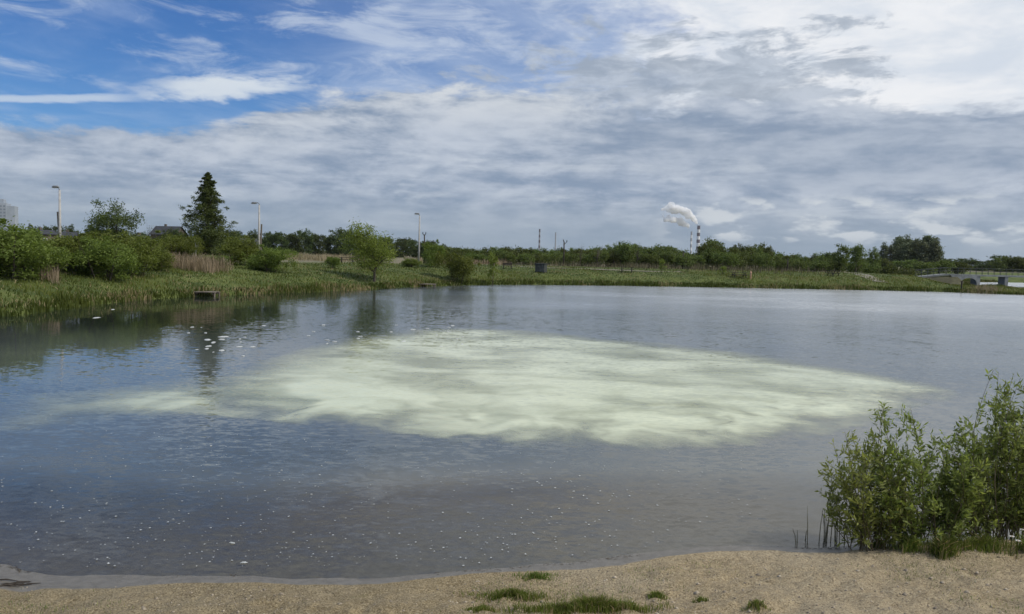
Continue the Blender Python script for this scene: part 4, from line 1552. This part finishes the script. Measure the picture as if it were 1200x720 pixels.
def stem_set(tips, bx_rng, by_rng, extra):
    out = []
    for (tx, ty) in tips:
        u = rng.uniform(0, 1)
        bx = min(max(tx + (np.mean(bx_rng) - tx) * rng.uniform(.5, .9) + rng.normal() * 8, bx_rng[0]), bx_rng[1])
        out.append((bx, rng.uniform(*by_rng), tx, ty, rng.uniform(-.25, .35)))
    for _ in range(extra[0]):
        tx = rng.uniform(extra[1], extra[2]); ty = interp(extra[3], tx) + abs(rng.normal()) * 45 + 12
        bx = tx + (np.mean(bx_rng) - tx) * rng.uniform(.1, .6) + rng.normal() * 10
        bx = min(max(bx, bx_rng[0]), bx_rng[1])
        out.append((bx, rng.uniform(*by_rng), tx, min(ty, 618), rng.uniform(-.3, .45)))
    return out


OUT = [(955, 590), (965, 560), (975, 535), (995, 530), (1030, 500), (1060, 505), (1090, 520), (1130, 505), (1155, 485), (1175, 450), (1200, 445), (1260, 440)]
near_bush('willow_bush', 'low sprawling willow bush leaning over the water beside thin reeds',
          stem_set([(964, 545), (969, 538), (976, 517), (990, 506), (998, 505), (1006, 524), (1016, 515), (975, 565), (985, 555), (1022, 505), (1000, 548), (968, 580), (980, 595)],
                   (996, 1052), (630, 640), (22, 968, 1060, OUT)), 1)
near_bush('willow_bush', 'upright willow bush with tall wavy shoots above the grassy hummock',
          stem_set([(1030, 476), (1036, 474), (1067, 478), (1062, 490), (1050, 497), (1083, 497), (1090, 508), (1103, 505), (1075, 520), (1045, 520), (1110, 512), (1098, 520), (1056, 530), (1118, 502), (1127, 510), (1135, 500)],
                   (1035, 1140), (628, 640), (36, 1025, 1150, OUT)), 2)
near_bush('willow_bush', 'tallest willow bush at the edge of the sandy bank with flowers below',
          stem_set([(1164, 434), (1170, 436), (1178, 447), (1188, 438), (1196, 443), (1126, 497), (1134, 489), (1142, 500), (1150, 507), (1158, 480), (1205, 436), (1215, 440), (1225, 452), (1240, 446), (1185, 462), (1170, 470), (1120, 520), (1255, 455)],
                   (1110, 1240), (624, 638), (52, 1095, 1260, OUT)), 3)


# ------------------------------------------------------------------ foreground grass, reeds, flowers, pebbles
def tuft(px, py, wpx, h, n, label, seed, tint=(.35, .8), lean=.5, name='grass_tuft', dep=None, wb=.008):
    r_ = np.random.default_rng(seed)
    x0, y0 = on_plane(px, py, .12)
    for _ in range(3):
        z0 = gz(x0, y0); x0, y0 = on_plane(px, py, z0)
    rx = wpx * .5 * y0 / F_PX
    ry = dep if dep else rx * .8
    a = r_.uniform(0, 2 * PI, n); q = np.clip(np.abs(r_.normal(0, .46 if wpx > 62 else .32, n)), 0, 1.1 if wpx > 62 else .66)
    x = x0 + np.cos(a) * q * rx * (1 + .25 * np.sin(3 * a + seed)); y = y0 + np.sin(a) * q * ry * (1 + .25 * np.cos(2 * a + seed))
    z = terrain(x, y)[0]
    P = np.stack([x, y, z], -1)
    tt = r_.uniform(tint[0], tint[1], n)
    tt[r_.random(n) < .16] = 1.0
    v, f, t = blades(P, h * np.clip(1.15 - .6 * q, .25, 2) * (1 + .5 * fbm(x * 5, y * 5, 2, seed)), wb, r_, tt, lean)
    v = v - np.array([x0, y0, z0])
    o = obj(name, mesh_np(name, v, f, {'tint': t}), M_turf, None, (x0, y0, z0))
    tag(o, label, 'grass')
    return o


TG = [
    (688, 715, 215, .085, 3800, 'widest low tuft of green grass on the sand'),
    (628, 677, 74, .05, 520, 'small thin patch of grass just above the shoreline'),
    (600, 698, 118, .06, 1400, 'flat patch of grass between shoreline patch and widest tuft'),
    (770, 701, 40, .055, 480, 'little round grass tuft just past the widest tuft'),
    (820, 707, 30, .045, 170, 'tiny grass tuft out on the bare sand'),
    (886, 711, 46, .04, 380, 'sparse grass tuft farthest along the bare sand'),
    (565, 716, 60, .045, 700, 'thin grass tuft at the edge of the widest tuft'),
    (1106, 652, 56, .22, 900, 'thick dark clump of long grass on the hummock'),
    (1065, 644, 60, .12, 700, 'strip of grass at the foot of the willow bushes'),
    (1150, 642, 90, .15, 1100, 'tall grass under the tallest willow bush'),
    (1030, 641, 50, .09, 380, 'short grass between wet sand and sprawling willow bush'),
    (1215, 648, 80, .16, 700, 'grass at the outer end of the hummock'),
]
for i, (px, py, w, h, n, lab) in enumerate(TG):
    tuft(px, py, w, h, n, lab, 300 + i, tint=(.2, .6) if 'dark' in lab else (.42, .84), dep=.17 if w > 60 else None)


def reed_stems(px, py, n, hpx, label, seed):
    r_ = np.random.default_rng(seed)
    x0, y0 = on_plane(px, py, 0)
    mb = MB()
    z0 = min(gz(x0, y0), 0)
    for k in range(n):
        x = r_.normal() * .10; y = r_.normal() * .08
        h = hpx * y0 / F_PX * r_.uniform(.55, 1.05)
        l = r_.normal() * .12
        zb = gz(x0 + x, y0 + y) - .05 - z0
        mb.tube([(x, y, zb), (x + l * .3 * h, y, h * .5), (x + l * h, y + l * .3 * h, h)], [.006, .005, .002], 4)
    o = mb.build('reed_stems', plain('reed_stem_' + str(seed), (.16, .15, .09), .8), None, (x0, y0, z0))
    tag(o, label, 'reeds')


reed_stems(966, 636, 7, 62, 'thin reed stems in the water beside the sprawling willow bush', 1)
reed_stems(930, 636, 3, 22, 'few short reed stems standing alone at the waterline', 2)
reed_stems(984, 640, 8, 50, 'cluster of reed stems under the leaning willow branches', 3)

for i, (px, py) in enumerate([(1196, 621), (1184, 629), (1191, 634)]):
    x0, y0 = on_plane(px, py + 14, .2)
    z0 = gz(x0, y0)
    t = thing('daisy', 'small white flower in the grass under the tallest willow bush', 'flower', (x0, y0, z0), 0, 'white flowers under the willow bush')
    zt = max(.12, at_depth(px, y0, py).z - z0)
    MB().tube([(0, 0, -.02), (.01, 0, zt)], .004, 4).build('stem', M_grass, t)
    mb = MB()
    for k in range(9):
        a = 2 * PI * k / 9
        c, s = math.cos(a), math.sin(a); n0 = len(mb.v)
        mb.v += [(.01 + c * .006, s * .006, zt + .002), (.01 + c * .02 - s * .007, -.0 + s * .02 + c * .007, zt + .006), (.01 + c * .032, s * .032, zt + .003), (.01 + c * .02 + s * .007, s * .02 - c * .007, zt + .006)]
        mb.f += [(n0, n0 + 1, n0 + 2, n0 + 3)]
    mb.build('petals', M_white, t)
    MB().tube([(.01, 0, zt), (.01, 0, zt + .008)], [.009, .006], 7).build('eye', M_ochre, t)


def scatter_clods():
    r_ = np.random.default_rng(9)
    n = 5200
    px = r_.uniform(-40, 1240, n); d = r_.uniform(6.4, 9.9, n)
    P = np.array([at_depth(a, b) for a, b in zip(px, d)])
    z, s, near = terrain(P[:, 0], P[:, 1])
    ok = s > .35
    P = P[ok]; P[:, 2] = z[ok]
    dens = fbm(P[:, 0] * .7, P[:, 1] * .7, 3, 12) + .25 * sstep(P[:, 0], -1, 3) + r_.normal(0, .2, len(P))
    P = P[dens > -.05]
    n = len(P)
    base = np.array([(1, 0, 0), (-1, 0, 0), (0, 1, 0), (0, -1, 0), (0, 0, 1), (0, 0, -1)], float)
    fc = np.array([(0, 2, 4), (2, 1, 4), (1, 3, 4), (3, 0, 4), (2, 0, 5), (1, 2, 5), (3, 1, 5), (0, 3, 5)])
    sz = np.clip(r_.lognormal(-4.9, .6, n), .0025, .035)
    v = P[:, None, :] + base[None] * r_.uniform(.6, 1.4, (n, 6, 1)) * sz[:, None, None] * np.array([1, 1, .65])
    f = (np.arange(n)[:, None, None] * 6 + fc[None]).reshape(-1, 3)
    o = obj('pebbles', mesh_np('pebbles', v.reshape(-1, 3), f), plain('pebble', (.33, .28, .21), .9, .45, 25, coord='Object'))
    tag(o, 'small pebbles and clods scattered over the near sand', 'pebbles', kind='stuff')
    # dead straw lying on the sand
    n = 6500
    px = r_.uniform(-40, 1240, n); d = r_.uniform(6.4, 9.4, n)
    P = np.array([at_depth(a, b) for a, b in zip(px, d)])
    z, s, near = terrain(P[:, 0], P[:, 1])
    ok = (s > .4) & (fbm(P[:, 0] * .9, P[:, 1] * .9, 3, 15) + r_.normal(0, .15, n) > -.05)
    P = P[ok]; P[:, 2] = z[ok] + .004
    n = len(P)
    a = r_.uniform(0, 2 * PI, n); L = r_.uniform(.015, .06, n)
    dx = np.stack([np.cos(a) * L, np.sin(a) * L, r_.normal(0, .18, n) * L], -1)
    w = np.stack([-np.sin(a) * .0018, np.cos(a) * .0018, np.zeros(n)], -1)
    h = np.array([0, 0, .004])
    v = np.stack([P - dx - w, P - dx + w, P + w + h, P - w + h, P + dx + w, P + dx - w], 1).reshape(-1, 3)
    k = np.arange(n)[:, None] * 6
    f = np.concatenate([k + np.array([[0, 1, 2, 3]]), k + np.array([[3, 2, 4, 5]])])
    o = obj('dead_straw', mesh_np('dead_straw', v, f, {'tint': np.repeat(r_.uniform(0, 1, n), 6)}), M_reed)
    tag(o, 'bits of dead straw lying over the near sand', 'straw', kind='stuff')


scatter_clods()


def wrack_line():
    r_ = np.random.default_rng(19)
    n = 60000
    px = r_.uniform(-40, 1010, n); d = r_.uniform(8.0, 10.4, n)
    P = np.array([(at_depth(a, 1.0).x * b, b, 0.0) for a, b in zip(px, d)])
    z, s, near = terrain(P[:, 0], P[:, 1])
    line = .05 + .10 * fbm(P[:, 0] * 1.1, P[:, 1] * 1.1, 3, 44)
    ok = (np.abs(s - line) < np.abs(r_.normal(0, .022, n))) & (fbm(P[:, 0] * .9, P[:, 1] * .9, 3, 45) + r_.normal(0, .12, n) > .0) & (s > -.02)
    P = P[ok]; P[:, 2] = np.maximum(z[ok], 0) + .004
    n = len(P)
    a = r_.normal(0, .5, n); L = r_.uniform(.006, .03, n)
    dx = np.stack([np.cos(a) * L, np.sin(a) * L, r_.normal(0, .15, n) * L], -1)
    wd = r_.uniform(.0015, .006, n)
    w = np.stack([-np.sin(a) * wd, np.cos(a) * wd, np.zeros(n)], -1)
    h = np.array([0, 0, .006])
    v = np.stack([P - dx - w * .4, P - dx + w * .4, P + w + h, P - w + h, P + dx + w * .4, P + dx - w * .4], 1).reshape(-1, 3)
    k = np.arange(n)[:, None] * 6
    f = np.concatenate([k + np.array([[0, 1, 2, 3]]), k + np.array([[3, 2, 4, 5]])])
    o = obj('wrack_line', mesh_np('wrack_line', v, f), plain('wrack', (.075, .06, .04), .9, .5, 30))
    tag(o, 'thin line of washed-up dark debris along the near waterline', 'debris', kind='stuff')


wrack_line()


def sparse_grass():
    r_ = np.random.default_rng(63)
    n = 26000
    px = r_.uniform(-40, 1240, n); d = r_.uniform(6.4, 9.8, n)
    P = np.array([(at_depth(a, 1.0).x * b, b, 0.0) for a, b in zip(px, d)])
    z, s, near = terrain(P[:, 0], P[:, 1])
    dn_ = fbm(P[:, 0] * 1.3, P[:, 1] * 1.3, 4, 71) + .30 * np.exp(-((px - 650) / 190) ** 2) * (d < 8.3) + .15 * (px > 1000) + r_.normal(0, .10, n)
    ok = (s > .45) & (dn_ > .34)
    P = P[ok]; P[:, 2] = z[ok]
    n = len(P)
    tt = r_.uniform(.2, .84, n); tt[r_.random(n) < .35] = 1.0
    v, f, t = blades(P, np.full(n, .028), .005, r_, tt, .8)
    o = obj('sparse_grass', mesh_np('sparse_grass', v, f, {'tint': t}), M_turf)
    tag(o, 'thin short grass sprouting here and there from the sand', 'grass', kind='stuff')


sparse_grass()


# ------------------------------------------------------------------ floating foam
def foam_mesh(seed, n=11):
    r_ = np.random.default_rng(seed)
    v = [(0, 0, 1.0)]
    for ring, (q, z) in enumerate(((.6, .8), (1.0, -.15))):
        for k in range(n):
            a = 2 * PI * k / n
            rr = q * (1 + .28 * math.sin(2 * a + seed) + .2 * math.sin(5 * a + seed * 2) + r_.normal() * .1)
            v.append((rr * math.cos(a), rr * math.sin(a), z))
    f = [(0, 1 + k, 1 + (k + 1) % n) for k in range(n)]
    f += [(1 + k, 1 + n + k, 1 + n + (k + 1) % n) for k in range(n)] + [(1 + k, 1 + n + (k + 1) % n, 1 + (k + 1) % n) for k in range(n)]
    me = bpy.data.meshes.new('foam'); me.from_pydata(v, [], f); me.update()
    me.materials.append(M_foam)
    return me


FM = [foam_mesh(i) for i in range(6)]


def foam(px, py, wpx, hpx, label, group, i):
    x, y = on_plane(px, py)
    d = math.hypot(x, y)
    rx = wpx * .42 * y / F_PX
    ry = hpx * .42 * y * y / (F_PX * CAM_H)
    ry = min(max(ry, rx * .14), rx * 1.6)
    o = obj('foam_patch', FM[i % 6], None, None, (x, y, .006), 0)
    o.scale = (rx, ry, min(.02, rx * .3))
    o.rotation_euler = (0, 0, random.uniform(-.3, .3))
    tag(o, label, 'foam', group)


CL = [(225.5, 383.7, 4, 2.2), (236, 384, 2, 1), (221, 390.5, 4, 1.6), (241, 390.5, 4, 1.4), (243, 398.5, 10, 2.4), (250, 401.6, 7, 1.6), (244.7, 406, 7, 1.8), (262, 395, 12, 2.2), (260, 398, 8, 1.2), (260, 411, 8, 1.8), (242, 409, 6, 1), (250, 413, 3, 1.2),
      (231, 410, 3, 1.4), (295, 380, 2, 1), (309, 382, 5, 1.2), (287, 395.5, 4, 1), (281, 397.5, 4, 1), (282, 401, 3, 1), (281, 406.7, 6, 1.4), (296, 406.7, 6, 1.2), (287.5, 411, 3, 1.4), (285, 417.5, 5, 1), (132, 363, 4, 2.2), (113, 372.6, 8, 2.2)]
for i, (a, b, c, e) in enumerate(CL):
    if b < 375:
        foam(a, b, c, e, 'white floating clot close under the bank willows', 'floating clots under the bank willows', i)
    else:
        foam(a, b, c, e, 'white floating foam clot on the reflection of the cone-shaped tree', 'foam clots on the tree reflection', i)
random.seed(5)
for i in range(26):
    foam(random.uniform(355, 545), random.uniform(381, 407), random.uniform(2, 7), random.uniform(.3, .7), 'thin foam streak along the far rim of the milky plume', 'foam streaks along the plume rim', i)
foam(286, 660, 8, 2.2, 'largest white floating scrap close to the near shore', None, 1)
foam(272, 637, 8, 1.8, 'greyish flat scrap floating off the near shore', None, 2)
for i in range(150):
    cx0, cy0, sx, sy_ = random.choice([(60, 575, 60, 18), (150, 612, 90, 10), (250, 640, 90, 14), (330, 560, 50, 20), (430, 600, 70, 22), (330, 655, 120, 8), (180, 530, 80, 14), (480, 640, 60, 12), (300, 590, 200, 45)])
    px = min(610, max(2, random.gauss(cx0, sx))); py = min(664, max(490, random.gauss(cy0, sy_)))
    foam(px, py, 1.0 + 2.2 * random.random() ** 2.5, random.uniform(.35, .9), 'white speck floating off the near shore', 'white specks floating off the near shore', i)
for i in range(45):
    cx0, cy0 = random.choice([(660, 560), (720, 590), (640, 580), (800, 605), (700, 625)])
    px = min(930, max(600, random.gauss(cx0, 40))); py = min(640 if px > 720 else 655, max(530, random.gauss(cy0, 14)))
    foam(px, min(py, 640 - (900 - px) * .0), random.uniform(1.4, 3.2), random.uniform(.8, 1.4), 'white speck floating off the sandy point', 'white specks floating off the sandy point', i)


def fleck_stuff():
    r_ = np.random.default_rng(31)
    n = 900
    px = r_.uniform(-30, 900, n); py = 440 + 225 * r_.uniform(0, 1, n) ** .75
    P = np.array([on_plane(a, b) for a, b in zip(px, py)])
    z, s, near = terrain(P[:, 0], P[:, 1])
    dens = fbm(P[:, 0] * .25, P[:, 1] * .25, 3, 61) + r_.normal(0, .15, n)
    ok = (s < -.1) & (dens > -.1)
    P = P[ok]; n = len(P)
    a = np.linspace(0, 2 * PI, 6, endpoint=False)
    r = r_.uniform(.004, .013, n)[:, None] * (1 + r_.normal(0, .25, (n, 6)))
    v = np.stack([P[:, :1] + np.cos(a) * r, P[:, 1:] + np.sin(a) * r, np.full((n, 6), .009) + r_.uniform(0, .003, (n, 1))], -1).reshape(-1, 3)
    f = (np.arange(n)[:, None] * 6 + np.arange(6)[None])
    o = obj('floating_flecks', mesh_np('floating_flecks', v, f), M_foam)
    tag(o, 'countless tiny pale flecks floating on the near water', 'flecks', kind='stuff')


fleck_stuff()

# puddle debris on the wet inlet
o = None
x0, y0 = on_plane(14, 684, .06)
r_ = np.random.default_rng(4)
mb = MB()
for k in range(9):
    a = r_.uniform(-.5, .5); L = r_.uniform(.05, .16); x = r_.normal() * .09; y = r_.normal() * .05
    z = gz(x0 + x, y0 + y) - gz(x0, y0) + .004
    mb.tube([(x - math.cos(a) * L, y - math.sin(a) * L, z), (x, y, z + .012), (x + math.cos(a) * L, y + math.sin(a) * L, z)], [.004, .008, .003], 5)
o = mb.build('driftwood', M_dark_wood, None, (x0, y0, gz(x0, y0)))
tag(o, 'dark rotten twigs lying on the wet mud of the inlet', 'driftwood')


# ------------------------------------------------------------------ haze
def haze():
    o = MB().box(-6500, 6500, -6500, 6500, -3.5, 290).build('haze', None)
    m = bpy.data.materials.new('haze'); m.use_nodes = True
    t = NT(m.node_tree); t.n.clear()
    v = t.node('ShaderNodeVolumePrincipled')
    v.inputs['Color'].default_value = (.86, .92, 1.0, 1)
    v.inputs['Density'].default_value = .00004
    v.inputs['Anisotropy'].default_value = .3
    out = t.node('ShaderNodeOutputMaterial'); t.l.new(v.outputs[0], out.inputs['Volume'])
    o.data.materials.append(m)
    tag(o, 'thin pale haze in the air', 'haze', kind='stuff')


USE_HAZE = True
if USE_HAZE:
    haze()
